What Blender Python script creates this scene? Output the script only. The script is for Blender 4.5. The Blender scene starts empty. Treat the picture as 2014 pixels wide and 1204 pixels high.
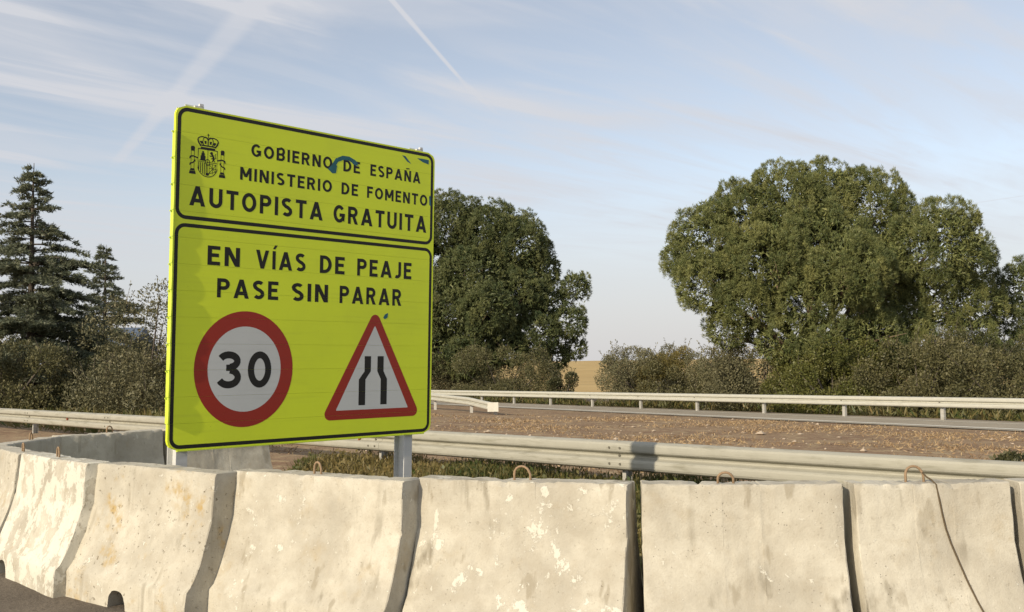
import bpy, bmesh, math, random
import numpy as np
from mathutils import Vector, Matrix

rad = math.radians
scene = bpy.context.scene
col = scene.collection

# ------------------------------------------------------------------ camera
CAM_H = 1.5
pit, rol = rad(3.7), 0.013
Fw = Vector((0, math.cos(pit), math.sin(pit)))
R0 = Vector((1, 0, 0)); U0 = Vector((0, -math.sin(pit), math.cos(pit)))
Rt = R0 * math.cos(rol) - U0 * math.sin(rol)
Up = U0 * math.cos(rol) + R0 * math.sin(rol)
cam_d = bpy.data.cameras.new('camera')
cam = bpy.data.objects.new('camera', cam_d)
col.objects.link(cam)
cam.matrix_world = Matrix(((Rt.x, Up.x, -Fw.x, 0), (Rt.y, Up.y, -Fw.y, 0), (Rt.z, Up.z, -Fw.z, CAM_H), (0, 0, 0, 1)))
cam_d.sensor_width = 36.0
cam_d.lens = 1900 / 2014 * 36.0
cam_d.clip_start = 0.05
cam_d.clip_end = 9000
scene.camera = cam

# ------------------------------------------------------------------ light
SUN_TH, SUN_EL = rad(50.5), rad(23.0)          # horizontal heading of the light (from +X towards +Y), elevation
sun_dir = Vector((math.cos(SUN_TH) * math.cos(SUN_EL), math.sin(SUN_TH) * math.cos(SUN_EL), -math.sin(SUN_EL)))
sd = bpy.data.lights.new('sun', 'SUN')
sd.energy = 4.4
sd.angle = rad(0.55)
sd.color = (1.0, 0.86, 0.66)
sun = bpy.data.objects.new('sun', sd)
col.objects.link(sun)
sun.rotation_euler = sun_dir.to_track_quat('-Z', 'Y').to_euler()
sun.location = (-20, -20, 30)

world = bpy.data.worlds.new('World')
scene.world = world
world.use_nodes = True
SKY_STRENGTH = 0.15

def build_world():
    nt = world.node_tree
    nt.nodes.clear()
    N, L = nt.nodes.new, nt.links.new
    out = N('ShaderNodeOutputWorld')
    sky = N('ShaderNodeTexSky'); sky.sky_type = 'NISHITA'; sky.sun_disc = False
    sky.sun_elevation = SUN_EL
    sky.sun_rotation = math.atan2(-sun_dir.x, -sun_dir.y)
    sky.air_density = 1.0; sky.dust_density = 1.2; sky.ozone_density = 1.2; sky.altitude = 300
    tc = N('ShaderNodeTexCoord')
    sep = N('ShaderNodeSeparateXYZ'); L(tc.outputs['Generated'], sep.inputs[0])

    def M(op, a, b=None, c=None, clamp=False):
        n = N('ShaderNodeMath'); n.operation = op; n.use_clamp = clamp
        for i, v in enumerate((a, b, c)):
            if v is None: continue
            if isinstance(v, (int, float)): n.inputs[i].default_value = v
            else: L(v, n.inputs[i])
        return n.outputs[0]

    def smooth(v, a, b):
        n = N('ShaderNodeMapRange'); n.interpolation_type = 'SMOOTHSTEP'
        n.inputs['From Min'].default_value = a; n.inputs['From Max'].default_value = b
        L(v, n.inputs['Value'])
        return n.outputs[0]
    z = M('MAXIMUM', sep.outputs[2], 0.035)
    px = M('DIVIDE', sep.outputs[0], z); py = M('DIVIDE', sep.outputs[1], z)
    comb = N('ShaderNodeCombineXYZ'); L(px, comb.inputs[0]); L(py, comb.inputs[1])

    def noise(scale, rot, sc, det, off, dist=0.0):
        mp = N('ShaderNodeMapping'); mp.vector_type = 'TEXTURE'; mp.inputs['Rotation'].default_value = (0, 0, rot)
        mp.inputs['Scale'].default_value = sc; mp.inputs['Location'].default_value = off
        L(comb.outputs[0], mp.inputs[0])
        n = N('ShaderNodeTexNoise'); n.inputs['Scale'].default_value = scale
        n.inputs['Detail'].default_value = det; n.inputs['Roughness'].default_value = 0.55
        n.inputs['Distortion'].default_value = dist
        L(mp.outputs[0], n.inputs['Vector'])
        return n.outputs['Fac']
    # high veil of cirrus drawn out in bands
    a = smooth(noise(0.75, 0.89, (2.0, 0.8, 1), 7, (3.1, 1.7, 0), 1.0), 0.40, 0.64)
    b = smooth(noise(1.9, 0.80, (3.4, 0.55, 1), 9, (7.3, 4.1, 0), 1.1), 0.40, 0.70)
    b2 = smooth(noise(0.30, 0.5, (1.3, 0.9, 1), 4, (1.3, 8.2, 0), 0.4), 0.40, 0.62)
    veil = M('ADD', M('MULTIPLY', a, 0.42), M('MULTIPLY', M('MULTIPLY', b, M('ADD', M('MULTIPLY', a, 0.55), 0.45)), 0.62))
    veil = M('ADD', veil, M('MULTIPLY', b2, 0.18))
    veil = M('ADD', veil, 0.09)
    up = smooth(sep.outputs[2], 0.06, 0.24)
    veil = M('ADD', M('MULTIPLY', M('ADD', veil, 0.03), up), M('MULTIPLY', M('SUBTRACT', 1.0, up), 0.55))
    wisp = noise(2.6, 0.3, (1, 1, 1), 6, (2, 2, 0), 0.3)

    def trail(p, q, w0, w1, strength, fade0, fade1):
        dx, dy = q[0] - p[0], q[1] - p[1]; l2 = dx * dx + dy * dy; ln = math.sqrt(l2)
        rx = M('SUBTRACT', px, p[0]); ry = M('SUBTRACT', py, p[1])
        t = M('DIVIDE', M('ADD', M('MULTIPLY', rx, dx), M('MULTIPLY', ry, dy)), l2)
        perp = M('ABSOLUTE', M('DIVIDE', M('SUBTRACT', M('MULTIPLY', rx, dy), M('MULTIPLY', ry, dx)), ln))
        wv = M('ADD', w0, M('MULTIPLY', M('MINIMUM', M('MAXIMUM', t, 0), 1.6), w1 - w0))
        wv = M('MULTIPLY', wv, M('ADD', 0.75, M('MULTIPLY', wisp, 0.5)))
        prof = M('SUBTRACT', 1.0, smooth(M('DIVIDE', perp, wv), 0.25, 1.0))
        m = M('MULTIPLY', smooth(t, fade0[0], fade0[1]), M('SUBTRACT', 1.0, smooth(t, fade1[0], fade1[1])))
        return M('MULTIPLY', M('MULTIPLY', prof, m), strength)
    t1 = trail((-1.975, 4.704), (-0.67, 2.544), 0.036, 0.060, 0.44, (-0.02, 0.25), (1.3, 1.9))
    t2 = trail((-0.315, 2.557), (-0.162, 3.306), 0.013, 0.011, 0.75, (-0.8, -0.1), (0.85, 1.1))
    t2b = trail((-0.162, 3.306), (-0.06, 3.70), 0.018, 0.02, 0.25, (-0.1, 0.05), (0.6, 1.3))
    t3 = trail((2.80, 6.18), (3.3, 5.5), 0.03, 0.03, 0.25, (0, 0.3), (1.2, 1.8))
    tot = M('ADD', M('ADD', t1, t2), M('ADD', t2b, t3))
    fac = M('ADD', veil, M('MULTIPLY', tot, M('SUBTRACT', 1.0, M('MULTIPLY', veil, 0.6))))
    fac = M('MINIMUM', M('MAXIMUM', fac, 0.0), 0.92)
    # hazy air near the horizon, all the way round
    low = M('SUBTRACT', 1.0, smooth(sep.outputs[2], -0.02, 0.20))
    hsv = N('ShaderNodeHueSaturation'); hsv.inputs['Saturation'].default_value = 0.64; hsv.inputs['Value'].default_value = 1.0
    L(sky.outputs[0], hsv.inputs['Color'])
    bg1 = N('ShaderNodeBackground'); bg1.inputs['Strength'].default_value = SKY_STRENGTH
    L(hsv.outputs[0], bg1.inputs['Color'])
    bg2 = N('ShaderNodeBackground'); bg2.inputs['Color'].default_value = (0.63, 0.64, 0.68, 1); bg2.inputs['Strength'].default_value = 1.0
    mix = N('ShaderNodeMixShader'); L(fac, mix.inputs[0]); L(bg1.outputs[0], mix.inputs[1]); L(bg2.outputs[0], mix.inputs[2])
    bg3 = N('ShaderNodeBackground'); bg3.inputs['Color'].default_value = (0.62, 0.605, 0.605, 1); bg3.inputs['Strength'].default_value = 1.0
    mix2 = N('ShaderNodeMixShader'); L(M('MULTIPLY', low, 0.88), mix2.inputs[0]); L(mix.outputs[0], mix2.inputs[1]); L(bg3.outputs[0], mix2.inputs[2])
    L(mix2.outputs[0], out.inputs['Surface'])
build_world()
scene.view_settings.view_transform = 'Standard'
scene.view_settings.look = 'None'
scene.view_settings.exposure = 0.10
scene.view_settings.gamma = 1.0
scene.view_settings.use_curve_mapping = False

# ------------------------------------------------------------------ helpers
def link(name, mesh, mat=None, parent=None):
    o = bpy.data.objects.new(name, mesh)
    col.objects.link(o)
    if mat is not None and mesh is not None and len(mesh.materials) == 0: mesh.materials.append(mat)
    if parent is not None: o.parent = parent
    return o

def tag(o, label, cat, group=None, kind=None):
    o['label'] = label; o['category'] = cat
    if group: o['group'] = group
    if kind: o['kind'] = kind
    return o

def empty(name, loc=(0, 0, 0), rz=0.0):
    o = bpy.data.objects.new(name, None); col.objects.link(o)
    o.location = loc; o.rotation_euler = (0, 0, rz); o.empty_display_size = 0.2
    return o

def mesh_py(name, v, f, smooth=False):
    m = bpy.data.meshes.new(name); m.from_pydata([tuple(p) for p in v], [], f); m.update()
    if smooth: m.polygons.foreach_set('use_smooth', [True] * len(m.polygons))
    return m

def mesh_tris(name, v, nper=3, tint=None):
    """v: (n, nper, 3) separate polygons with nper corners."""
    v = np.asarray(v, np.float32); n = v.shape[0]
    m = bpy.data.meshes.new(name)
    m.vertices.add(n * nper); m.vertices.foreach_set('co', v.reshape(-1))
    m.loops.add(n * nper); m.loops.foreach_set('vertex_index', np.arange(n * nper, dtype=np.int32))
    m.polygons.add(n)
    m.polygons.foreach_set('loop_start', np.arange(0, n * nper, nper, dtype=np.int32))
    m.polygons.foreach_set('loop_total', np.full(n, nper, dtype=np.int32))
    if tint is not None:
        at = m.attributes.new('tint', 'FLOAT', 'POINT')
        at.data.foreach_set('value', np.repeat(np.asarray(tint, np.float32), nper))
    m.update(calc_edges=True)
    return m

def box_vf(x0, x1, y0, y1, z0, z1):
    v = [(x0, y0, z0), (x1, y0, z0), (x1, y1, z0), (x0, y1, z0), (x0, y0, z1), (x1, y0, z1), (x1, y1, z1), (x0, y1, z1)]
    f = [(0, 3, 2, 1), (4, 5, 6, 7), (0, 1, 5, 4), (1, 2, 6, 5), (2, 3, 7, 6), (3, 0, 4, 7)]
    return v, f

class MB:
    def __init__(s): s.v = []; s.f = []
    def add(s, v, f):
        n = len(s.v); s.v += [tuple(p) for p in v]; s.f += [tuple(i + n for i in q) for q in f]; return s
    def box(s, *a): return s.add(*box_vf(*a))
    def tube(s, pts, radii, sides=8, caps=True):
        pts = [Vector(p) for p in pts]
        if isinstance(radii, (int, float)): radii = [radii] * len(pts)
        v = []; f = []; ref = None
        for i, p in enumerate(pts):
            d = (pts[min(i + 1, len(pts) - 1)] - pts[max(i - 1, 0)]).normalized()
            if ref is None: ref = d.orthogonal().normalized()
            ref = (ref - d * ref.dot(d)); ref = ref.normalized() if ref.length > 1e-6 else d.orthogonal().normalized()
            b = d.cross(ref)
            for k in range(sides):
                a = 2 * math.pi * k / sides
                v.append(p + (ref * math.cos(a) + b * math.sin(a)) * radii[i])
        for i in range(len(pts) - 1):
            for k in range(sides):
                k2 = (k + 1) % sides
                f.append((i * sides + k, i * sides + k2, (i + 1) * sides + k2, (i + 1) * sides + k))
        if caps:
            f.append(tuple(range(sides - 1, -1, -1))); f.append(tuple((len(pts) - 1) * sides + k for k in range(sides)))
        return s.add(v, f)
    def extrude(s, ring, p0, p1, ax, up=Vector((0, 0, 1))):
        """closed ring of (a, z) swept from p0 to p1; a is measured along ax."""
        n = len(ring); v = []
        for p in (p0, p1):
            for a, z in ring: v.append(Vector(p) + ax * a + up * z)
        f = [(k, (k + 1) % n, n + (k + 1) % n, n + k) for k in range(n)]
        f += [tuple(range(n - 1, -1, -1)), tuple(range(n, 2 * n))]
        return s.add(v, f)
    def mesh(s, name, smooth=False):
        m = mesh_py(name, s.v, s.f, smooth)
        return m
    def build(s, name, mat, parent=None, smooth=False): return link(name, s.mesh(name, smooth), mat, parent)

# ------------------------------------------------------------------ materials
def new_mat(name):
    m = bpy.data.materials.new(name); m.use_nodes = True
    nt = m.node_tree; nt.nodes.clear()
    return m, nt

class NT:
    """small node-building helper"""
    def __init__(s, nt):
        s.nt = nt; s.out = nt.nodes.new('ShaderNodeOutputMaterial')
    def n(s, t, **k):
        x = s.nt.nodes.new(t)
        for a, b in k.items(): setattr(x, a, b)
        return x
    def l(s, a, b): s.nt.links.new(a, b)
    def put(s, sock, v):
        if isinstance(v, bpy.types.NodeSocket): s.l(v, sock)
        elif isinstance(v, (tuple, list)) and len(v) == 3 and sock.type == 'RGBA': sock.default_value = (*v, 1)
        else: sock.default_value = v
    def math(s, op, a, b=0.0, clamp=False):
        x = s.n('ShaderNodeMath', operation=op, use_clamp=clamp); s.put(x.inputs[0], a); s.put(x.inputs[1], b); return x.outputs[0]
    def mix(s, f, a, b, blend='MIX'):
        x = s.n('ShaderNodeMix', data_type='RGBA', blend_type=blend)
        s.put(x.inputs[0], f); s.put(x.inputs[6], a); s.put(x.inputs[7], b); return x.outputs[2]
    def step(s, v, a, b):
        x = s.n('ShaderNodeMapRange', interpolation_type='SMOOTHSTEP'); s.put(x.inputs['Value'], v)
        x.inputs['From Min'].default_value = a; x.inputs['From Max'].default_value = b; return x.outputs[0]
    def obj(s, scale=(1, 1, 1), jitter=0.0, loc=(0, 0, 0)):
        tc = s.n('ShaderNodeTexCoord'); v = tc.outputs['Object']
        if jitter:
            oi = s.n('ShaderNodeObjectInfo'); w = s.math('MULTIPLY', oi.outputs['Random'], jitter)
            c = s.n('ShaderNodeCombineXYZ')
            for i in range(3): s.l(w, c.inputs[i])
            a = s.n('ShaderNodeVectorMath', operation='ADD'); s.l(v, a.inputs[0]); s.l(c.outputs[0], a.inputs[1]); v = a.outputs[0]
        mp = s.n('ShaderNodeMapping'); mp.inputs['Scale'].default_value = scale; mp.inputs['Location'].default_value = loc
        s.l(v, mp.inputs[0]); return mp.outputs[0]
    def noise(s, vec, scale, det=4, rough=0.55, dist=0.0):
        x = s.n('ShaderNodeTexNoise'); s.l(vec, x.inputs['Vector']); x.inputs['Scale'].default_value = scale
        x.inputs['Detail'].default_value = det; x.inputs['Roughness'].default_value = rough; x.inputs['Distortion'].default_value = dist
        return x.outputs['Fac']
    def bump(s, h, strength, dist=0.02):
        x = s.n('ShaderNodeBump'); x.inputs['Strength'].default_value = strength; x.inputs['Distance'].default_value = dist
        s.l(h, x.inputs['Height']); return x.outputs[0]
    def bsdf(s, color, rough=0.8, metal=0.0, normal=None, spec=0.3):
        x = s.n('ShaderNodeBsdfPrincipled'); s.put(x.inputs['Base Color'], color); s.put(x.inputs['Roughness'], rough)
        s.put(x.inputs['Metallic'], metal); x.inputs['Specular IOR Level'].default_value = spec
        if normal is not None: s.l(normal, x.inputs['Normal'])
        s.l(x.outputs[0], s.out.inputs['Surface']); return x

def simple(name, c, rough=0.7, metal=0.0, var=0.15, scale=12, spec=0.3):
    m, nt = new_mat(name); t = NT(nt); v = t.obj(jitter=40)
    n = t.noise(v, scale, 5)
    d = tuple(x * (1 - var) for x in c); e = tuple(min(1, x * (1 + var)) for x in c)
    t.bsdf(t.mix(n, d, e), rough, metal, None, spec); return m

def mat_concrete():
    """weathered cast concrete; object colour r = old white paint, g = stains, b = lichen and pits"""
    m, nt = new_mat('weathered_concrete'); t = NT(nt)
    v = t.obj(jitter=60); oi = t.n('ShaderNodeObjectInfo')
    sc = t.n('ShaderNodeSeparateColor'); t.l(oi.outputs['Color'], sc.inputs[0])
    R, G, B = sc.outputs[0], sc.outputs[1], sc.outputs[2]
    big = t.noise(v, 2.2, 5, 0.6); mid = t.noise(v, 11, 5, 0.6); fine = t.noise(v, 90, 3, 0.6)
    c = t.mix(t.step(big, 0.30, 0.66), (0.385, 0.358, 0.292), (0.550, 0.520, 0.430))
    c = t.mix(t.step(mid, 0.35, 0.75), c, t.mix(0.45, c, (0.36, 0.32, 0.245)))
    c = t.mix(t.math('MULTIPLY', t.step(fine, 0.45, 0.8), 0.22), c, (0.30, 0.27, 0.22))
    # streaks that run down the face
    vs = t.obj(scale=(9, 9, 1.1), jitter=60)
    st = t.step(t.noise(vs, 1.0, 4, 0.55), 0.56, 0.72)
    msk = t.step(t.noise(v, 1.6, 3), 0.42, 0.62)
    c = t.mix(t.math('MULTIPLY', t.math('MULTIPLY', st, msk), t.math('MULTIPLY', G, 0.85)), c, (0.22, 0.195, 0.145))
    # slanting rain and tyre marks
    vr = t.obj(scale=(10, 6, 3.0), jitter=47, loc=(3, 0, 1))
    mk = t.step(t.noise(vr, 0.9, 3, 0.5), 0.62, 0.68)
    c = t.mix(t.math('MULTIPLY', mk, t.math('MULTIPLY', G, 0.6)), c, (0.27, 0.235, 0.17))
    # lichen / ochre dirt
    li = t.math('MULTIPLY', t.step(t.noise(v, 3.1, 6, 0.65), 0.52, 0.70), t.step(mid, 0.40, 0.62))
    c = t.mix(t.math('MULTIPLY', li, B), c, (0.40, 0.28, 0.105))
    pit = t.step(t.noise(v, 26, 4, 0.7), 0.62, 0.69)
    c = t.mix(t.math('MULTIPLY', pit, t.math('MULTIPLY', B, 0.8)), c, (0.17, 0.14, 0.09))
    # flakes of old white paint
    vp = t.obj(scale=(1, 1, 0.8), jitter=31)
    pn = t.noise(vp, 7.0, 10, 0.74, 0.15)
    pa = t.math('SUBTRACT', t.math('ADD', pn, t.math('MULTIPLY', R, 0.30)), 0.30)
    pa = t.step(pa, 0.435, 0.455)
    flk = t.math('MULTIPLY', t.step(t.math('ADD', t.noise(vp, 30, 6, 0.65), t.math('MULTIPLY', R, 0.10)), 0.672, 0.690), t.step(t.noise(vp, 2.7, 2), 0.42, 0.6))
    pf = t.math('MAXIMUM', pa, flk)
    c = t.mix(t.math('MULTIPLY', pf, 0.72), c, (0.66, 0.64, 0.55))
    vo = t.n('ShaderNodeTexVoronoi'); t.l(v, vo.inputs['Vector']); vo.inputs['Scale'].default_value = 38
    hole = t.math('MULTIPLY', t.math('SUBTRACT', 1.0, t.step(vo.outputs['Distance'], 0.07, 0.14)), t.step(t.noise(v, 4.5, 3), 0.54, 0.62))
    c = t.mix(t.math('MULTIPLY', hole, 0.5), c, (0.13, 0.11, 0.08))
    grain = t.step(t.noise(v, 55, 5, 0.7), 0.60, 0.68)
    c = t.mix(t.math('MULTIPLY', grain, 0.35), c, (0.24, 0.21, 0.16))
    h = t.math('ADD', t.math('MULTIPLY', fine, 0.35), t.math('ADD', t.math('MULTIPLY', mid, 0.6), t.math('MULTIPLY', pf, 0.25)))
    h = t.math('SUBTRACT', h, hole); h = t.math('SUBTRACT', h, t.math('MULTIPLY', pit, t.math('MULTIPLY', B, 0.8)))
    t.bsdf(c, 0.9, 0, t.bump(h, 0.55, 0.012), 0.2); return m

def mat_ground(name, ca, cb, cc, s1, s2, bumpd=0.03, rough=0.95, fleck=None):
    m, nt = new_mat(name); t = NT(nt); v = t.obj()
    a = t.noise(v, s1, 6, 0.6); b = t.noise(v, s2, 6, 0.65)
    c = t.mix(t.step(a, 0.35, 0.65), ca, cb); c = t.mix(t.step(b, 0.48, 0.68), c, cc)
    if fleck:
        c = t.mix(t.step(t.noise(v, s2 * 5, 3, 0.6), 0.58, 0.68), c, fleck)
    t.bsdf(c, rough, 0, t.bump(b, 0.7, bumpd), 0.15); return m

def mat_leaf(name, ca, cb, trans=0.25):
    m, nt = new_mat(name); t = NT(nt)
    at = t.n('ShaderNodeAttribute', attribute_name='tint')
    c = t.mix(at.outputs['Fac'], ca, cb)
    d = t.n('ShaderNodeBsdfDiffuse'); t.l(c, d.inputs[0])
    tr = t.n('ShaderNodeBsdfTranslucent'); t.l(c, tr.inputs[0])
    g = t.n('ShaderNodeMixShader'); g.inputs[0].default_value = trans
    t.l(d.outputs[0], g.inputs[1]); t.l(tr.outputs[0], g.inputs[2])
    gl = t.n('ShaderNodeBsdfGlossy'); gl.inputs['Roughness'].default_value = 0.5; gl.inputs['Color'].default_value = (0.9, 0.9, 0.85, 1)
    k = t.n('ShaderNodeMixShader'); k.inputs[0].default_value = 0.025
    t.l(g.outputs[0], k.inputs[1]); t.l(gl.outputs[0], k.inputs[2])
    t.l(k.outputs[0], t.out.inputs['Surface']); return m

def mat_metal(name, c, rough, metal, stain, amount=0.5):
    m, nt = new_mat(name); t = NT(nt)
    v = t.obj(jitter=30); a = t.noise(v, 5, 6, 0.65); b = t.noise(v, 45, 4, 0.6)
    vs = t.obj(scale=(1, 1, 7), jitter=30); s = t.noise(vs, 2.3, 6, 0.6)
    cc = t.mix(a, tuple(x * 0.86 for x in c), tuple(x * 1.12 for x in c))
    cc = t.mix(t.math('MULTIPLY', t.step(s, 0.50, 0.74), amount), cc, stain)
    cc = t.mix(t.math('MULTIPLY', t.step(b, 0.66, 0.72), 0.5 * amount), cc, tuple(x * 1.35 for x in c))
    t.bsdf(cc, t.math('ADD', t.math('MULTIPLY', a, 0.2), rough - 0.1), metal, t.bump(a, 0.12, 0.01), 0.4); return m

def mat_sign(name, c, dirt=0.12, rough=0.42):
    m, nt = new_mat(name); t = NT(nt); tc = t.n('ShaderNodeTexCoord')
    v = tc.outputs['Object']
    a = t.noise(v, 1.3, 5, 0.6); mp = t.n('ShaderNodeMapping'); mp.inputs['Scale'].default_value = (0.8, 1, 14)
    t.l(v, mp.inputs[0]); b = t.noise(mp.outputs[0], 2.0, 6, 0.6); f = t.noise(v, 70, 3)
    k = t.math('ADD', t.math('MULTIPLY', t.step(a, 0.4, 0.7), dirt), t.math('MULTIPLY', t.step(b, 0.5, 0.8), dirt))
    cc = t.mix(k, c, tuple(x * 0.62 + 0.02 for x in c))
    cc = t.mix(t.math('MULTIPLY', t.step(f, 0.70, 0.74), 0.35), cc, tuple(x * 0.5 for x in c))
    t.bsdf(cc, rough, 0, None, 0.35); return m

MAT = {}
MAT['concrete'] = mat_concrete()
MAT['rebar'] = simple('rusty_rebar', (0.30, 0.21, 0.13), 0.8, 0.2, 0.35, 60)
MAT['rope'] = simple('dark_brown_rope', (0.10, 0.075, 0.045), 0.9, 0, 0.3, 60)
MAT['rail'] = mat_metal('weathered_galvanised_rail', (0.36, 0.35, 0.29), 0.66, 0.12, (0.22, 0.21, 0.155), 0.8)
MAT['rail_far'] = mat_metal('galvanised_rail', (0.47, 0.465, 0.40), 0.6, 0.1, (0.36, 0.35, 0.28), 0.5)
MAT['post'] = mat_metal('galvanised_post', (0.45, 0.44, 0.40), 0.6, 0.25, (0.25, 0.23, 0.18), 0.5)
MAT['zinc'] = mat_metal('bright_zinc_post', (0.62, 0.62, 0.60), 0.45, 0.15, (0.33, 0.32, 0.29), 0.4)
MAT['steel'] = simple('bolt_steel', (0.16, 0.15, 0.12), 0.6, 0.4, 0.3, 50)
MAT['reflector'] = simple('faded_red_reflector', (0.23, 0.06, 0.03), 0.5, 0, 0.3, 20)
MAT['asphalt'] = mat_ground('asphalt', (0.125, 0.105, 0.082), (0.175, 0.148, 0.115), (0.10, 0.085, 0.067), 1.4, 30, 0.02, 0.92, (0.24, 0.20, 0.155))
MAT['ramp'] = mat_ground('pale_asphalt', (0.30, 0.265, 0.21), (0.36, 0.32, 0.25), (0.26, 0.23, 0.18), 0.8, 30, 0.004)
MAT['line'] = simple('worn_white_paint', (0.62, 0.60, 0.52), 0.8, 0, 0.15, 8)
MAT['dirt'] = mat_ground('dry_earth', (0.225, 0.148, 0.092), (0.30, 0.212, 0.13), (0.40, 0.31, 0.185), 0.45, 2.6, 0.10, 0.95, (0.15, 0.088, 0.055))
MAT['field'] = mat_ground('stubble_field', (0.43, 0.30, 0.125), (0.50, 0.36, 0.155), (0.39, 0.28, 0.12), 0.02, 0.15, 0.05)
MAT['yellow'] = mat_sign('fluorescent_yellow_sheeting', (0.72, 0.84, 0.035), 0.20)
MAT['trim'] = mat_sign('yellow_edge_trim', (0.56, 0.68, 0.06), 0.1)
MAT['black'] = mat_sign('black_sheeting', (0.013, 0.012, 0.009), 0.1, 0.5)
MAT['red'] = mat_sign('red_sheeting', (0.33, 0.028, 0.014), 0.18)
MAT['white'] = mat_sign('white_sheeting', (0.60, 0.61, 0.58), 0.18)
MAT['teal'] = simple('teal_spray_paint', (0.03, 0.13, 0.16), 0.6, 0, 0.4, 25)
MAT['bark'] = simple('bark', (0.17, 0.12, 0.085), 0.95, 0, 0.45, 6)
MAT['bark_grey'] = simple('grey_bark', (0.10, 0.085, 0.07), 0.95, 0, 0.4, 6)
MAT['stone'] = simple('pale_stone', (0.42, 0.34, 0.25), 0.9, 0, 0.3, 4)
MAT['straw'] = mat_leaf('dry_straw', (0.43, 0.32, 0.175), (0.25, 0.16, 0.09), 0.15)
MAT['grass'] = mat_leaf('verge_grass', (0.062, 0.088, 0.022), (0.215, 0.165, 0.062), 0.3)
MAT['pine_sun'] = mat_leaf('stone_pine_needles', (0.062, 0.090, 0.034), (0.255, 0.255, 0.088), 0.06)
MAT['pine_dark'] = mat_leaf('dark_pine_needles', (0.054, 0.082, 0.036), (0.205, 0.212, 0.080), 0.08)
MAT['cedar'] = mat_leaf('cedar_needles', (0.088, 0.112, 0.075), (0.195, 0.200, 0.122), 0.22)
MAT['olive'] = mat_leaf('olive_grey_leaves', (0.105, 0.108, 0.058), (0.200, 0.182, 0.098), 0.22)
MAT['brownish'] = mat_leaf('brown_green_leaves', (0.078, 0.082, 0.036), (0.165, 0.150, 0.068), 0.2)
MAT['shrub_green'] = mat_leaf('fresh_green_leaves', (0.080, 0.095, 0.022), (0.165, 0.160, 0.045), 0.25)
MAT['shrub_yellow'] = mat_leaf('yellow_green_leaves', (0.10, 0.095, 0.026), (0.24, 0.19, 0.065), 0.3)
MAT['shrub_dark'] = mat_leaf('dark_leaves', (0.040, 0.050, 0.022), (0.095, 0.090, 0.040), 0.18)

# ------------------------------------------------------------------ ground
RA = np.array((13.62, 31.0)); RTN = np.array((-0.489, 0.872)); RNN = np.array((-0.872, -0.489))   # ramp line: point, heading, side towards the near road

def smst(x):
    x = np.clip(x, 0, 1); return x * x * (3 - 2 * x)

def ground_z(x, y):
    x = np.asarray(x, float); y = np.asarray(y, float)
    dx, dy = x - RA[0], y - RA[1]
    q = dx * RNN[0] + dy * RNN[1]; s = dx * RTN[0] + dy * RTN[1]
    zr = -0.35 - 0.007 * np.clip(s, -20, 60)
    near = np.clip(1 - (q - 3.4) / 13.0, 0, 1)
    z = zr * near
    z = z - 0.5 * smst((-q - 1) / 7.0)
    hill = smst((y - 140) / 320.0) * 4.6 + smst((y - 500) / 900) * 6 + 1.2 * np.sin(x * 0.004 + 1) * smst((y - 200) / 400)
    return z + hill

def line_pt(s, q, dz=0.0):
    x = RA[0] + RTN[0] * s + RNN[0] * q; y = RA[1] + RTN[1] * s + RNN[1] * q
    return (x, y, float(ground_z(x, y)) + dz)

def terrain():
    xs = np.unique(np.concatenate([np.arange(-60, 60.1, 1.5), -60 - np.geomspace(2, 2600, 26), 60 + np.geomspace(2, 2600, 26)]))
    ys = np.unique(np.concatenate([np.arange(-40, 90.1, 1.25), -40 - np.geomspace(2, 800, 10), 90 + np.geomspace(2, 4200, 46)]))
    X, Y = np.meshgrid(xs, ys); Z = ground_z(X, Y)
    V = np.stack([X, Y, Z], -1).reshape(-1, 3); nx = len(xs); ny = len(ys)
    near = []; far = []
    jy = int(np.searchsorted(ys, 90.0))
    for j in range(ny - 1):
        for i in range(nx - 1):
            q = (j * nx + i, j * nx + i + 1, (j + 1) * nx + i + 1, (j + 1) * nx + i)
            (near if j < jy else far).append(q)
    for nm, fs, mt in (('ground', near, 'dirt'), ('field', far, 'field')):
        used = sorted(set(i for q in fs for i in q)); mp = {a: b for b, a in enumerate(used)}
        o = link(nm, mesh_py(nm, [V[i] for i in used], [tuple(mp[i] for i in q) for q in fs], True), MAT[mt]); o['kind'] = 'structure'
terrain()

# barrier run: joints between the concrete blocks along the top centre line
NEAR = [(3.50, 5.16), (2.58, 5.14), (1.72, 5.13), (0.635, 5.24), (-0.545, 5.58), (-1.775, 6.12), (-2.88, 6.82), (-3.84, 7.74), (-4.60, 8.62)]
NOSE = [(-4.64, 9.80), (-3.92, 10.78), (-3.00, 11.76)]

def barrier_line(x):
    pts = sorted(NEAR + [(9, 5.4)])
    return np.interp(x, [p[0] for p in pts], [p[1] for p in pts])

def near_road():
    xs = np.linspace(-40, 40, 81); v = []; f = []
    for x in xs:
        yb = float(barrier_line(max(x, -4.6))) if x > -4.6 else 8.6 + (-4.6 - x) * 0.55
        v += [(x, -30, 0.004), (x, yb, 0.004)]
    for i in range(len(xs) - 1): f.append((2 * i, 2 * i + 2, 2 * i + 3, 2 * i + 1))
    o = link('road', mesh_py('road', v, f), MAT['asphalt']); o['kind'] = 'structure'
near_road()

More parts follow.
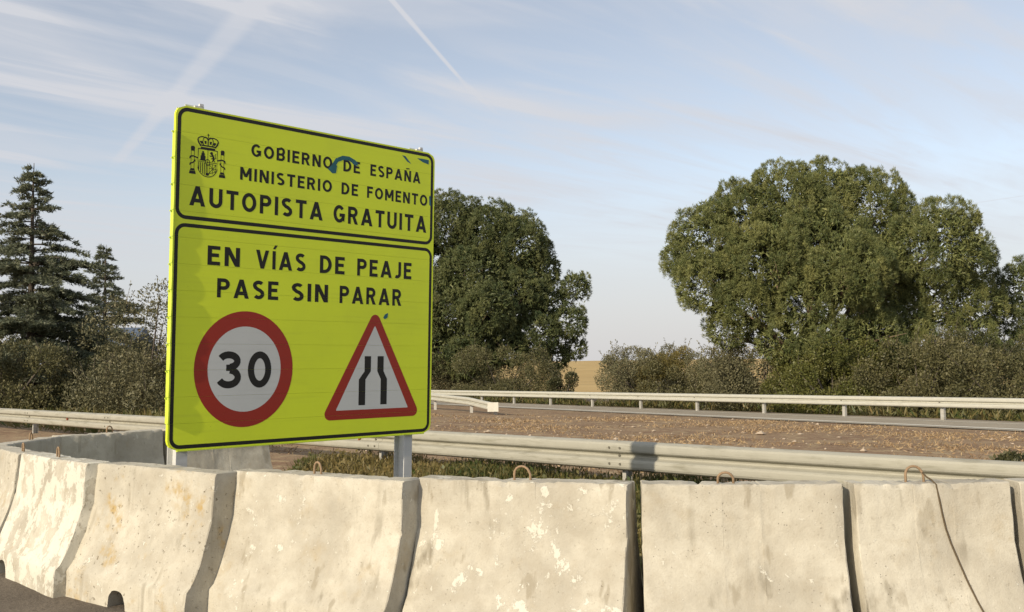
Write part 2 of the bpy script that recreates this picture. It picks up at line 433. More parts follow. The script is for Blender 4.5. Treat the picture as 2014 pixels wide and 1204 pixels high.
def ramp():
    ss = np.linspace(-45, 75, 61)
    def strip(q0, q1, dz, name, mat):
        v = []; f = []
        for s in ss:
            v += [line_pt(s, q0, dz), line_pt(s, q1, dz)]
        for i in range(len(ss) - 1): f.append((2 * i, 2 * i + 1, 2 * i + 3, 2 * i + 2))
        return link(name, mesh_py(name, v, f), mat)
    o = strip(-0.6, 3.3, 0.03, 'ramp_road', MAT['ramp']); o['kind'] = 'structure'
    o = strip(2.55, 2.85, 0.036, 'edge_line', MAT['line']); o['kind'] = 'structure'
    o = strip(0.45, 0.58, 0.036, 'edge_line', MAT['line']); o['kind'] = 'structure'
ramp()

# ------------------------------------------------------------------ concrete barrier blocks
PROF = [(0.300, 0.0), (0.300, 0.05), (0.298, 0.11), (0.295, 0.172), (0.286, 0.190), (0.262, 0.215), (0.238, 0.255), (0.203, 0.335), (0.170, 0.42), (0.145, 0.50), (0.127, 0.562),
        (0.119, 0.585), (0.115, 0.61), (0.108, 0.70), (0.099, 0.78), (0.094, 0.85), (0.090, 0.872), (0.080, 0.880)]

def prof_d(z):
    return float(np.interp(z, [p[1] for p in PROF], [p[0] for p in PROF]))

def barrier_mesh(L, seed, notch_x, notch_w=0.20, notch_h=0.12):
    rng = np.random.default_rng(seed)
    xs = [-L / 2, -L / 2 + 0.005, -L / 2 + 0.05] + list(np.linspace(-L / 2 + 0.09, L / 2 - 0.09, 40)) + [L / 2 - 0.05, L / 2 - 0.005, L / 2]
    xs += [notch_x + notch_w / 2 * k for k in (-1.02, -1, -0.8, -0.5, 0.0, 0.5, 0.8, 1, 1.02)]
    xs = sorted(xs)
    ph = rng.uniform(0, 6, 8)
    chips = [(rng.uniform(-L / 2, L / 2), rng.uniform(0.015, 0.05), rng.uniform(0.004, 0.016), rng.choice((-1, 1))) for _ in range(7)]
    V = []; n = 2 * len(PROF)
    for ix, x in enumerate(xs):
        u = abs(x - notch_x) / (notch_w / 2)
        zb = notch_h * math.sqrt(max(0.0, 1 - u ** 3)) if u < 1.0 else 0.0
        end = min(x + L / 2, L / 2 - x)
        shrink = 0.005 if end < 1e-6 else 0.0
        ring = []
        for side in (-1, 1):
            pts = []
            for (d, z) in PROF:
                z2 = z
                if z < 0.19: z2 = zb + z * (0.19 - zb) / 0.19
                d2 = prof_d(z2) - shrink
                if z > 0.875: z2 -= shrink * 0.7
                wob = 0.0022 * math.sin(7 * x + ph[0] + z * 5) + 0.0018 * math.sin(17 * x + ph[1] - 9 * z) + rng.normal(0, 0.0008)
                if end < 0.06 or z > 0.855: wob -= abs(rng.normal(0, 0.0022)) * (1.4 if (end < 0.03) else 1)
                d2 += wob
                if z > 0.8: z2 += 0.003 * math.sin(5 * x + ph[2]) + rng.normal(0, 0.0012)
                if z > 0.86:
                    for cxp, cw, cd, cs in chips:
                        if cs == side and abs(x - cxp) < cw: d2 -= cd * (1 - abs(x - cxp) / cw); z2 -= 0.7 * cd * (1 - abs(x - cxp) / cw)
                pts.append((x + (rng.normal(0, 0.0018) if end < 0.03 else 0), side * d2, z2))
            ring += pts if side == -1 else pts[::-1]
        V += ring
    F = []
    for i in range(len(xs) - 1):
        for k in range(n):
            k2 = (k + 1) % n
            F.append((i * n + k, (i + 1) * n + k, (i + 1) * n + k2, i * n + k2))
    F.append(tuple(range(n))); F.append(tuple((len(xs) - 1) * n + k for k in range(n - 1, -1, -1)))
    m = mesh_py('barrier_body', V, F, True)
    # chipped, sharp ends: flat shading on the two caps
    m.polygons[len(F) - 1].use_smooth = False; m.polygons[len(F) - 2].use_smooth = False
    m.set_sharp_from_angle(angle=rad(28))
    return m

def loop_mesh(w=0.085, h=0.085, r=0.0085, lean=0.0, seed=0):
    pts = [(-w / 2, 0, -0.03), (-w / 2, 0, h * 0.45)]
    for k in range(1, 8):
        a = math.pi * (1 - k / 8); pts.append((w / 2 * math.cos(a), 0, h * 0.45 + h * 0.55 * math.sin(a)))
    pts += [(w / 2 * 1.1, 0, h * 0.45), (w / 2 * 1.15, 0, -0.03)]
    pts = [(x, lean * max(z, 0), z) for x, y, z in pts]
    return MB().tube(pts, r, 7).mesh('lifting_loop', True)

BLOCKS = {}
def place_block(p, q, label, colr, seed, loop=(0.0, 0.085, 0.085, 0.0), notch=0.0, gap=0.05, dz=0.0, tilt=0.0, key=None):
    p = Vector((*p, 0)); q = Vector((*q, 0)); d = q - p; L = d.length - gap
    root = empty('concrete_barrier', (p + q) / 2 + Vector((0, 0, dz)), math.atan2(d.y, d.x))
    root.rotation_euler = (tilt, 0, math.atan2(d.y, d.x))
    body = link('barrier_body', barrier_mesh(L, seed, notch), MAT['concrete'], root)
    body.color = (*colr, 1)
    if loop:
        lp = link('lifting_loop', loop_mesh(loop[1], loop[2], 0.0085, loop[3]), MAT['rebar'], root)
        lp.location = (loop[0], 0.0, 0.878); lp.scale = (0.85, 0.85, 0.8)
    tag(root, label, 'barrier', 'concrete barrier blocks in a curved row')
    if key: BLOCKS[key] = root
    return root

# near leg, from the right frame edge to the left; local -Y of each block faces the road
place_block((2.620, 5.15), (3.52, 5.17), 'concrete barrier cut by the right edge of the photo', (0.35, 0.5, 0.25), 1, gap=0.0)
place_block((1.760, 5.14), (2.565, 5.14), 'pale concrete barrier with a brown rope hanging down its face', (0.25, 0.75, 0.2), 2, (-0.055, 0.105, 0.10, 0.1), gap=0.0, key='rope')
place_block((0.680, 5.245), (1.705, 5.135), 'smooth grey concrete barrier just right of the widest dark gap', (0.32, 1.0, 0.12), 3, (-0.07, 0.09, 0.07, -0.3), gap=0.0)
place_block((-0.520, 5.665), (0.625, 5.225), 'concrete barrier with scattered white paint flecks just right of the sign post', (0.53, 1.0, 0.25), 4, (-0.01, 0.105, 0.095, 0.0), gap=0.0)
place_block((-1.750, 6.225), (-0.575, 5.530), 'cream concrete barrier in front of the right sign post', (0.40, 1.0, 0.22), 5, (-0.03, 0.06, 0.09, 0.0), notch=0.12, gap=0.0)
place_block((-2.865, 6.870), (-1.785, 6.060), 'lichen pitted concrete barrier below the speed limit disc', (0.36, 0.6, 1.0), 6, None, notch=-0.05, gap=0.0)
place_block((-3.830, 7.750), (-2.890, 6.790), 'concrete barrier with large peeling white paint patches', (0.86, 0.35, 0.25), 7, (-0.12, 0.05, 0.09, 0.0), notch=-0.38, gap=0.0)
N = NEAR
place_block(N[8], N[7], 'concrete barrier cut by the left edge of the photo', (0.5, 0.5, 0.9), 8, (0.35, 0.05, 0.085, 0.0), gap=0.045)
M_ = [N[8]] + NOSE
place_block(M_[0], M_[1], 'shaded concrete barrier forming the tip of the curved row', (0.3, 0.6, 0.3), 9, (0.1, 0.06, 0.085, 0.0), gap=0.05)
place_block(M_[1], M_[2], 'shaded concrete barrier behind the row, left of the sign edge', (0.3, 0.6, 0.3), 10, (0.0, 0.07, 0.085, 0.0), gap=0.06)
place_block(M_[2], M_[3], 'shaded concrete barrier seen under the sign, last of the far row', (0.3, 0.6, 0.3), 11, None, gap=0.05)

def hanging_rope():
    b = BLOCKS['rope']; rz = b.rotation_euler.z
    loc = [(-0.012, 0.0, 0.925), (0.0, -0.02, 0.905), (0.012, -0.055, 0.892), (0.02, -0.088, 0.872)]
    for z, x in ((0.80, 0.028), (0.72, 0.038), (0.65, 0.05), (0.58, 0.068), (0.50, 0.09), (0.40, 0.118), (0.30, 0.150), (0.22, 0.178), (0.18, 0.188), (0.08, 0.198), (0.02, 0.203)):
        loc.append((x, -prof_d(z) - 0.004, z))
    mb = MB().tube(loc, 0.0045, 7)
    o = mb.build('rope', MAT['rope'], None, True)
    o.location = b.location; o.rotation_euler = (0, 0, rz)
    tag(o, 'thin dark brown rope hanging from a lifting loop down a barrier', 'rope')
hanging_rope()

# ------------------------------------------------------------------ road sign
S_TL = Vector((-2.36443, 6.74917, 3.40669)); S_U = Vector((0.705677, 0.708533, -0.000276)).normalized()
S_V = Vector((-0.026157, 0.025662, -0.999328)).normalized(); S_N = S_U.cross(S_V).normalized()     # S_N points to the back of the sign
SW, SH = 2.408, 2.457
NSL = 13; SLH = SH / NSL

sign = empty('road_sign')
SMAT = Matrix(((S_U.x, S_N.x, -S_V.x, S_TL.x), (S_U.y, S_N.y, -S_V.y, S_TL.y), (S_U.z, S_N.z, -S_V.z, S_TL.z), (0, 0, 0, 1)))
# sign frame: x to the right, y to the back, z up, origin at the top left corner; the empty itself stands at the foot
foot = SMAT @ Vector((SW / 2, 0.1, -SH)); foot.z = 0
FOOT_M = Matrix.Translation(SMAT.inverted() @ foot)
sign.matrix_world = SMAT @ FOOT_M
INV = FOOT_M.inverted()
tag(sign, 'large fluorescent yellow road sign with speed limit disc and road narrows triangle', 'road sign')

def sign_part(name, mesh, mat, label=None):
    mesh.transform(INV)
    o = link(name, mesh, mat, sign)
    if label: o['label'] = label
    return o

GAP = 0.0011
def slats():
    rng = random.Random(4)
    R = 0.075
    for i in range(NSL):
        z1 = -i * SLH - (GAP / 2 if i else 0); z0 = -(i + 1) * SLH + (GAP / 2 if i < NSL - 1 else 0)
        def xin(z):
            d = min(-z, SH + z)
            return 0.0 if d >= R else R - math.sqrt(max(0, R * R - (R - d) ** 2))
        zs = [z1 - (z1 - z0) * k / 8 for k in range(9)] if i in (0, NSL - 1) else [z1, z0]
        ring = [(xin(z), z) for z in zs] + [(SW - xin(z), z) for z in reversed(zs)]
        ring = ring[::-1]
        n = len(ring); v = []
        for y in (0.0, 0.028):
            v += [(x, y, z) for x, z in ring]
        f = [tuple(range(n)), tuple(range(2 * n - 1, n - 1, -1))] + [(k, n + k, n + (k + 1) % n, (k + 1) % n) for k in range(n)]
        sm = MB().add(v, f)
        if i < NSL - 1: sm.box(0.01, SW - 0.01, 0.006, 0.010, z0 - 0.007, z0)
        sign_part('slat', sm.mesh('slat'), MAT['yellow'])
        # folded end clip of the slat, standing a little proud of the face
        if 0 < i < NSL - 1:
            pr = 0.017 + 0.009 * rng.random()
            mb = MB()
            a, b = z0 + 0.001, z1 - 0.001
            mid = [(-pr, (a + b) / 2)]
            ring = [(0.03, a), (-pr * 0.78, a), (-pr * 0.94, a + (b - a) * 0.22), (-pr, (a + b) / 2), (-pr * 0.94, b - (b - a) * 0.22), (-pr * 0.78, b), (0.03, b)]
            vv = [(-0.0075, y, z) for y, z in ring] + [(-0.0015, y, z) for y, z in ring]
            n = len(ring)
            ff = [tuple(range(n)), tuple(range(2 * n - 1, n - 1, -1))] + [(k, (k + 1) % n, n + (k + 1) % n, n + k) for k in range(n)]
            mb.add(vv, ff)
            mb.box(-0.022, -0.0075, 0.004, 0.016, z1 - 0.012, z1 - 0.003)
            sign_part('end_clip', mb.mesh('end_clip'), MAT['trim'])
    # bottom folded lip
    mb = MB(); mb.box(R, SW - R, -0.004, 0.024, -SH - 0.008, -SH - 0.0005)
    sign_part('bottom_lip', mb.mesh('bottom_lip'), MAT['trim'])
slats()

def ribbon(pts, w, closed=False):
    P = [Vector((p[0], p[1])) for p in pts]; n = len(P); out = []
    L_, R_ = [], []
    for i in range(n):
        if closed: a, b = P[i - 1], P[(i + 1) % n]
        else: a, b = P[max(i - 1, 0)], P[min(i + 1, n - 1)]
        d1 = (P[i] - a); d2 = (b - P[i])
        d1 = d1.normalized() if d1.length > 1e-9 else d2.normalized(); d2 = d2.normalized() if d2.length > 1e-9 else d1
        n1 = Vector((-d1.y, d1.x)); n2 = Vector((-d2.y, d2.x)); m = n1 + n2
        m = m.normalized() if m.length > 1e-6 else n1
        k = w / 2 / max(0.45, m.dot(n1))
        L_.append(P[i] + m * k); R_.append(P[i] - m * k)
    for i in range(n if closed else n - 1):
        j = (i + 1) % n
        out.append([tuple(L_[i]), tuple(R_[i]), tuple(R_[j]), tuple(L_[j])])
    return out

def arc(cx, cy, rx, ry, a0, a1, n=14):
    return [(cx + rx * math.cos(rad(a0 + (a1 - a0) * k / n)), cy + ry * math.sin(rad(a0 + (a1 - a0) * k / n))) for k in range(n + 1)]

def print_part(name, polys, mat, lift, label=None, cut=True):
    """polys in sign coordinates (u right, v down). Thin sheeting laid on the slats, cut at the slat seams."""
    bm = bmesh.new()
    for k, p in enumerate(polys):
        vs = [bm.verts.new((u, -lift - (k % 7) * 0.000012, -v)) for u, v in p]
        try: bm.faces.new(vs)
        except ValueError: pass
    if cut:
        for i in range(1, NSL):
            for o_ in (-GAP / 2, GAP / 2):
                bmesh.ops.bisect_plane(bm, geom=bm.verts[:] + bm.edges[:] + bm.faces[:], plane_co=(0, 0, -i * SLH + o_), plane_no=(0, 0, 1))
        kill = [f for f in bm.faces if any(abs(f.calc_center_median().z + i * SLH) < GAP / 2 - 1e-5 for i in range(1, NSL))]
        bmesh.ops.delete(bm, geom=kill, context='FACES')
    for f in bm.faces:
        f.normal_update()
        if f.normal.y > 0: f.normal_flip()
    m = bpy.data.meshes.new(name); bm.to_mesh(m); bm.free()
    return sign_part(name, m, mat, label)

def rrect(x0, y0, x1, y1, r, n=8):
    p = []
    for cx, cy, a in ((x1 - r, y0 + r, -90), (x1 - r, y1 - r, 0), (x0 + r, y1 - r, 90), (x0 + r, y0 + r, 180)):
        p += arc(cx, cy, r, r, a, a + 90, n)
    return p
print_part('border_line', ribbon(rrect(0.027, 0.026, SW - 0.030, 0.800, 0.065), 0.027, True), MAT['black'], 0.0004)
print_part('border_line', ribbon(rrect(0.027, 0.856, SW - 0.030, SH - 0.024, 0.065), 0.027, True), MAT['black'], 0.0004)

# --- stroke lettering: cap height 1, y up; strokes are polylines or slanted bars
SK = 0.192
def bar(x0, x1, y0=0.0, y1=1.0, w=None):
    w = SK * 1.08 if w is None else w
    return [[(x0, y0), (x0 + w, y0), (x1 + w, y1), (x1, y1)]]
def glyph(ch):
    c = SK / 2; w = 0.62; G = []
    def R(p, closed=False): G.extend(ribbon(p, SK, closed))
    if ch == 'A':
        w = 0.80; b = SK * 1.1
        G += bar(0, w / 2 - b / 2); G += bar(w - b, w / 2 - b / 2); R([(0.2, 0.27), (0.6, 0.27)])
    elif ch == 'B':
        w = 0.66; R([(c, 0), (c, 1)])
        R([(c, 1 - c)] + arc(0.36, 0.755, 0.20, 0.755 - 0.51 - 0.0, 90, -90, 10) + [(c, 0.51)])
        R([(c, 0.51)] + arc(0.36, 0.30, w - c - 0.36, 0.21, 90, -90, 10) + [(c, c)])
    elif ch == 'D':
        w = 0.68; R([(c, 0), (c, 1)]); R([(c, 1 - c)] + arc(0.26, 0.5, w - c - 0.26, 0.5 - c, 90, -90, 14) + [(c, c)])
    elif ch in 'EF':
        w = 0.56; R([(c, 0), (c, 1)]); R([(c, 1 - c), (w, 1 - c)]); R([(c, 0.52), (w * 0.9, 0.52)])
        if ch == 'E': R([(c, c), (w, c)])
    elif ch == 'G':
        w = 0.76; R(arc(w / 2, 0.5, w / 2 - c, 0.5 - c, 42, 335, 24) + [(w - c, 0.28), (w - c, 0.44), (w * 0.52, 0.44)])
    elif ch == 'I': w = SK; R([(c, 0), (c, 1)])
    elif ch == 'Í': w = SK; R([(c, 0), (c, 1)]); G += [[(0.02, 1.10), (0.16, 1.10), (0.30, 1.32), (0.14, 1.32)]]
    elif ch == 'J': w = 0.46; R([(w - c, 1)] + [(w - c, 0.32)] + arc(w - c - 0.19, 0.28, 0.19, 0.28 - c, 0, -125, 10))
    elif ch == 'M':
        w = 0.84; R([(c, 0), (c, 1)]); R([(w - c, 0), (w - c, 1)]); b = SK * 1.1
        G += bar(w / 2 - b / 2, 0.0, 0.25, 1.0); G += bar(w / 2 - b / 2, w - b, 0.25, 1.0)
    elif ch in 'NÑ':
        w = 0.70; R([(c, 0), (c, 1)]); R([(w - c, 0), (w - c, 1)]); b = SK * 1.15; G += bar(w - b, 0.0, 0, 1, b)
        if ch == 'Ñ': G += [[(0.18, 1.10), (0.52, 1.13), (0.52, 1.23), (0.18, 1.20)]]
    elif ch == 'O': w = 0.78; R(arc(w / 2, 0.5, w / 2 - c, 0.5 - c, 0, 360, 32)[:-1], True)
    elif ch in 'PR':
        w = 0.64; R([(c, 0), (c, 1)])
        R([(c, 1 - c)] + arc(0.34, 0.70, w - c - 0.34, 0.30 - c, 90, -90, 12) + [(c, 0.40 + c)])
        if ch == 'R': w = 0.68; G += bar(w - SK * 1.15, 0.26, 0, 0.46, SK * 1.12)
    elif ch == 'S':
        w = 0.62; cx = w / 2
        R(arc(cx, 0.735, cx - c, 0.265 - c, 35, 180, 12) + [(c + 0.03, 0.64), (cx - 0.06, 0.535), (cx + 0.08, 0.475), (w - c - 0.02, 0.37)] + arc(cx, 0.275, cx - c, 0.275 - c, 0, -145, 12))
    elif ch == 'T': w = 0.64; R([(w / 2, 0), (w / 2, 1)]); R([(0, 1 - c), (w, 1 - c)])
    elif ch == 'U': w = 0.68; R([(c, 1), (c, 0.36)] + arc(w / 2, 0.34, w / 2 - c, 0.34 - c, 180, 360, 16) + [(w - c, 0.36), (w - c, 1)])
    elif ch == 'V': w = 0.76; b = SK * 1.1; G += bar(w / 2 - b / 2, 0); G += bar(w / 2 - b / 2, w - b)
    return w, G

def lay_word(word, u0, u1, vt, vb, gap=0.20):
    h = vb - vt; gl = [glyph(c) for c in word]
    nat = sum(g[0] for g in gl) + gap * (len(gl) - 1); k = (u1 - u0) / nat; out = []; x = 0
    for w, G in gl:
        out.append([[(u0 + (x + a) * k, vb - b * h) for a, b in p] for p in G])
        x += w + gap
    return out
LINES = [[('GOBIERNO', .600, 1.327), ('DE', 1.436, 1.601), ('ESPAÑA', 1.707, 2.246), .190, .286],
         [('MINISTERIO', .512, 1.328), ('DE', 1.422, 1.585), ('FOMENTO', 1.677, 2.328), .379, .475],
         [('AUTOPISTA', .117, 1.247), ('GRATUITA', 1.349, 2.322), .567, .710],
         [('EN', .268, .527), ('VÍAS', .660, 1.097), ('DE', 1.230, 1.467), ('PEAJE', 1.592, 2.163), .987, 1.128],
         [('PASE', .349, .858), ('SIN', .977, 1.312), ('PARAR', 1.424, 2.059), 1.220, 1.361]]
for ln in LINES:
    for (wd, a, b) in ln[:-2]:
        for P in lay_word(wd, a, b, ln[-2], ln[-1]): print_part('letter', P, MAT['black'], 0.0006)

# --- speed limit disc
def ell(cx, cy, rx, ry, n=64): return arc(cx, cy, rx, ry, 0, 360, n)[:-1]
cx, cy = 0.592, 1.886
def ring_polys(cx, cy, ro, ri, n=64):
    A = ell(cx, cy, *ro, n); B = ell(cx, cy, *ri, n)
    return [[A[i], A[(i + 1) % n], B[(i + 1) % n], B[i]] for i in range(n)]
print_part('speed_limit_disc', [ell(cx, cy, 0.303, 0.318)], MAT['white'], 0.0004, 'white centre of the speed limit disc')
print_part('speed_limit_ring', ring_polys(cx, cy, (0.408, 0.431), (0.302, 0.317)), MAT['red'], 0.0005, 'red ring of the speed limit disc')
D = []
u0, u1, vt, vb = 0.367, 0.562, 1.754, 2.027
def dmap(p, u0, u1): return [(u0 + a * (u1 - u0), vb - b * (vb - vt)) for a, b in p]
sw = 0.052
three = arc(0.47, 0.735, 0.375, 0.165, 150, -75, 16) + arc(0.47, 0.290, 0.395, 0.195, 75, -155, 18)
three = [p for p in three]
for q in ribbon(dmap(arc(0.46, 0.735, 0.36, 0.168, 155, -80, 16), u0, u1), sw): D.append(q)
for q in ribbon(dmap([(0.36, 0.555), (0.55, 0.555)], u0, u1), sw * 0.9): D.append(q)
for q in ribbon(dmap(arc(0.46, 0.295, 0.39, 0.200, 82, -158, 18), u0, u1), sw): D.append(q)
print_part('speed_limit_digit', D, MAT['black'], 0.0007, 'black digit 3')
print_part('speed_limit_digit', ribbon(dmap(arc(0.5, 0.5, 0.37, 0.405, 0, 360, 36)[:-1], 0.615, 0.812), sw, True), MAT['black'], 0.0007, 'black digit 0')

# --- road narrows triangle
def rtri(ax, ay, bx, by, cx, cy, r, n=8):
    P = [Vector((ax, ay)), Vector((bx, by)), Vector((cx, cy))]; out = []
    for i in range(3):
        p, a, b = P[i], P[i - 1], P[(i + 1) % 3]
        d1 = (a - p).normalized(); d2 = (b - p).normalized(); half = d1.angle(d2) / 2
        t = r / math.tan(half); c = p + (d1 + d2).normalized() * (r / math.sin(half))
        s, e = p + d1 * t - c, p + d2 * t - c
        a0 = math.atan2(s.y, s.x); a1 = math.atan2(e.y, e.x)
        dl = (a1 - a0 + math.pi) % (2 * math.pi) - math.pi
        out += [(c.x + r * math.cos(a0 + dl * k / n), c.y + r * math.sin(a0 + dl * k / n)) for k in range(n + 1)]
    return out
To = rtri(1.787, 1.392, 1.266, 2.304, 2.286, 2.304, 0.050); Ti = rtri(1.785, 1.535, 1.408, 2.229, 2.150, 2.229, 0.006)
n_ = len(To)
print_part('warning_triangle', [Ti], MAT['white'], 0.0004, 'white centre of the warning triangle')
print_part('warning_triangle_border', [[To[i], To[(i + 1) % n_], Ti[(i + 1) % n_], Ti[i]] for i in range(n_)], MAT['red'], 0.0005, 'red border of the warning triangle')
print_part('road_narrows_symbol', [[(1.685, 1.79), (1.750, 1.79), (1.750, 1.915), (1.686, 1.915)], [(1.686, 1.915), (1.750, 1.915), (1.697, 1.982), (1.630, 1.982)], [(1.630, 1.982), (1.697, 1.982), (1.697, 2.193), (1.630, 2.193)]], MAT['black'], 0.0007, 'left black bar of the road narrows symbol')
print_part('road_narrows_symbol', [[(1.817, 1.79), (1.881, 1.79), (1.882, 1.915), (1.817, 1.915)], [(1.817, 1.915), (1.882, 1.915), (1.920, 1.982), (1.854, 1.982)], [(1.854, 1.982), (1.920, 1.982), (1.920, 2.193), (1.854, 2.193)]], MAT['black'], 0.0007, 'right black bar of the road narrows symbol')

# --- coat of arms
def emblem():
    P = []
    ox, oy = 0.250, 0.180                                     # top of the crown; u right, v down, metres
    def S(pts, w, closed=False): P.extend(ribbon([(ox + a, oy + b) for a, b in pts], w, closed))
    def poly(pts): P.append([(ox + a, oy + b) for a, b in pts])
    # crown: cross, orb, arches, band
    S([(0, -0.006), (0, 0.028)], 0.006); S([(-0.008, 0.004), (0.008, 0.004)], 0.005)
    for sgn in (-1, 1):
        S(arc(sgn * 0.040, 0.048, 0.040, 0.026, 180, 360, 10), 0.008)
        S(arc(sgn * 0.020, 0.052, 0.020, 0.030, 180, 360, 8), 0.006)
        S([(sgn * 0.080, 0.046), (sgn * 0.074, 0.066), (sgn * 0.056, 0.092)], 0.011)
        S([(sgn * 0.044, 0.052), (sgn * 0.036, 0.082)], 0.008)
        poly([(sgn * 0.052, 0.052), (sgn * 0.066, 0.058), (sgn * 0.052, 0.078), (sgn * 0.040, 0.068)])
        poly([(sgn * 0.012, 0.050), (sgn * 0.030, 0.050), (sgn * 0.026, 0.072), (sgn * 0.014, 0.072)])
    S([(0, 0.03), (0, 0.082)], 0.008)
    poly([(-0.058, 0.080), (0.058, 0.080), (0.054, 0.090), (-0.054, 0.090)])
    poly([(-0.056, 0.096), (0.056, 0.096), (0.056, 0.110), (-0.056, 0.110)])
    # shield
    sh = [(-0.074, 0.112), (0.074, 0.112), (0.076, 0.24)] + arc(0, 0.236, 0.076, 0.074, 0, 180, 18) + [(-0.076, 0.24)]
    S(sh, 0.006, True)
    S([(0, 0.112), (0, 0.300)], 0.004); S([(-0.076, 0.204), (0.076, 0.204)], 0.004)
    # castle
    poly([(-0.056, 0.190), (-0.056, 0.160), (-0.018, 0.160), (-0.018, 0.190)])
    poly([(-0.050, 0.160), (-0.050, 0.140), (-0.024, 0.140), (-0.024, 0.160)])
    poly([(-0.044, 0.140), (-0.043, 0.126), (-0.031, 0.126), (-0.030, 0.140)])
    poly([(-0.062, 0.196), (-0.062, 0.190), (-0.012, 0.190), (-0.012, 0.196)])
    # lion: rearing body, head, legs and tail
    S([(0.026, 0.134), (0.038, 0.150), (0.046, 0.166), (0.044, 0.184)], 0.015)
    S([(0.040, 0.150), (0.022, 0.158), (0.016, 0.150)], 0.006); S([(0.044, 0.166), (0.026, 0.176)], 0.006)
    S([(0.044, 0.184), (0.034, 0.196)], 0.007); S([(0.046, 0.182), (0.056, 0.196)], 0.007)
    S([(0.050, 0.176), (0.064, 0.164), (0.056, 0.146), (0.064, 0.134)], 0.005)
    poly([(0.016, 0.136), (0.022, 0.124), (0.036, 0.124), (0.040, 0.138), (0.028, 0.146)])
    # bars, chains, fruit
    for k in range(5):
        x = -0.068 + 0.0145 * k; S([(x, 0.210), (x, 0.236 + 0.074 * math.sqrt(max(0.0, 1 - (x / 0.076) ** 2)) - 0.008)], 0.0062)
    S([(0.008, 0.214), (0.068, 0.274)], 0.004); S([(0.068, 0.214), (0.010, 0.284)], 0.004)
    S([(0.012, 0.216), (0.066, 0.216), (0.064, 0.268), (0.014, 0.284)], 0.004, True); S([(0.038, 0.212), (0.038, 0.288)], 0.004); S([(0.01, 0.246), (0.068, 0.246)], 0.004)
    poly([(ax, ay) for ax, ay in arc(0, 0.291, 0.013, 0.011, 0, 360, 12)[:-1]])
    S(arc(0, 0.204, 0.017, 0.021, 0, 360, 18)[:-1], 0.0055, True)
    poly([(-0.005, 0.204), (0, 0.196), (0.005, 0.204), (0, 0.212)])
    # pillars with ribbons
    for sgn in (-1, 1):
        x = sgn * 0.116
        poly([(x - 0.016, 0.108), (x + 0.016, 0.108), (x + 0.014, 0.136), (x - 0.014, 0.136)])
        poly([(x - 0.010, 0.100), (x + 0.010, 0.100), (x + 0.014, 0.108), (x - 0.014, 0.108)])
        S([(x - 0.012, 0.136), (x - 0.012, 0.272)], 0.0035); S([(x + 0.012, 0.136), (x + 0.012, 0.272)], 0.0035)
        poly([(x - 0.013, 0.262), (x + 0.013, 0.262), (x + 0.020, 0.278), (x - 0.020, 0.278)])
        poly([(x - 0.022, 0.280), (x + 0.022, 0.280), (x + 0.026, 0.302), (x - 0.026, 0.302)])
        S([(sgn * 0.076, 0.182), (x - sgn * 0.004, 0.172), (x + sgn * 0.018, 0.178), (x + sgn * 0.022, 0.194)], 0.010)
        S([(x - sgn * 0.016, 0.206), (x, 0.222), (x + sgn * 0.016, 0.226), (x + sgn * 0.022, 0.240)], 0.009)
        S([(x - sgn * 0.016, 0.196), (x - sgn * 0.018, 0.212)], 0.008)
    print_part('coat_of_arms', P, MAT['black'], 0.0006, 'black coat of arms with crown, shield and two pillars')
emblem()

# --- smears of teal paint over the print
def blob(pts): return [pts]
print_part('paint_smear', ribbon([(1.352, 0.292), (1.345, 0.245), (1.372, 0.205), (1.43, 0.178), (1.49, 0.176), (1.545, 0.196), (1.57, 0.215)], 0.034) + [[(1.285, 0.288), (1.34, 0.235), (1.375, 0.25), (1.365, 0.312), (1.33, 0.318)], [(1.49, 0.165), (1.55, 0.18), (1.585, 0.222), (1.53, 0.216)]], MAT['teal'], 0.0010, 'teal paint smear over the first line')
print_part('paint_smear', [[(2.040, 0.066), (2.075, 0.068), (2.140, 0.128), (2.095, 0.112)]], MAT['teal'], 0.0010, 'teal paint streak below the top border')
print_part('paint_smear', [[(2.205, 0.068), (2.27, 0.064), (2.338, 0.066), (2.336, 0.104), (2.27, 0.094)]], MAT['teal'], 0.0010, 'teal paint mark in the top right corner')
print_part('paint_smear', [[(2.348, 0.385), (2.366, 0.380), (2.372, 0.470), (2.352, 0.462)]], MAT['teal'], 0.0010, 'teal paint dab on the right border')
print_part('paint_smear', [[(1.868, 1.468), (1.885, 1.440), (1.918, 1.424), (1.914, 1.464), (1.888, 1.480)]], MAT['teal'], 0.0010, 'teal paint dab above the triangle')

# --- posts and fittings
def sign_posts():
    for u in (0.125, 2.185):
        mb = MB(); h = 0.14; w = 0.085; t = 0.008
        y0 = 0.030
        base = SH + 1.20
        def up(x0, x1, ya, yb): mb.box(x0, x1, ya, yb, -base, 0.018)
        up(u - w / 2, u + w / 2, y0, y0 + t); up(u - w / 2, u + w / 2, y0 + h - t, y0 + h); up(u - t / 2, u + t / 2, y0 + t, y0 + h - t)
        sign_part('post', mb.mesh('post'), MAT['zinc'])
        cb = MB(); cb.box(u + 0.02, u + 0.09, 0.006, 0.028, 0.001, 0.016); cb.box(u + 0.055, u + 0.085, 0.002, 0.026, 0.016, 0.034)
        sign_part('clamp', cb.mesh('clamp'), MAT['zinc'])
    # stiffening ribs on the back stop short of the posts
    for k in range(0, NSL, 3):
        mb = MB(); mb.box(0.20, SW - 0.30, 0.0285, 0.060, -(k + 0.62) * SLH, -(k + 0.38) * SLH)
        sign_part('stiffener', mb.mesh('stiffener'), MAT['zinc'])
sign_posts()

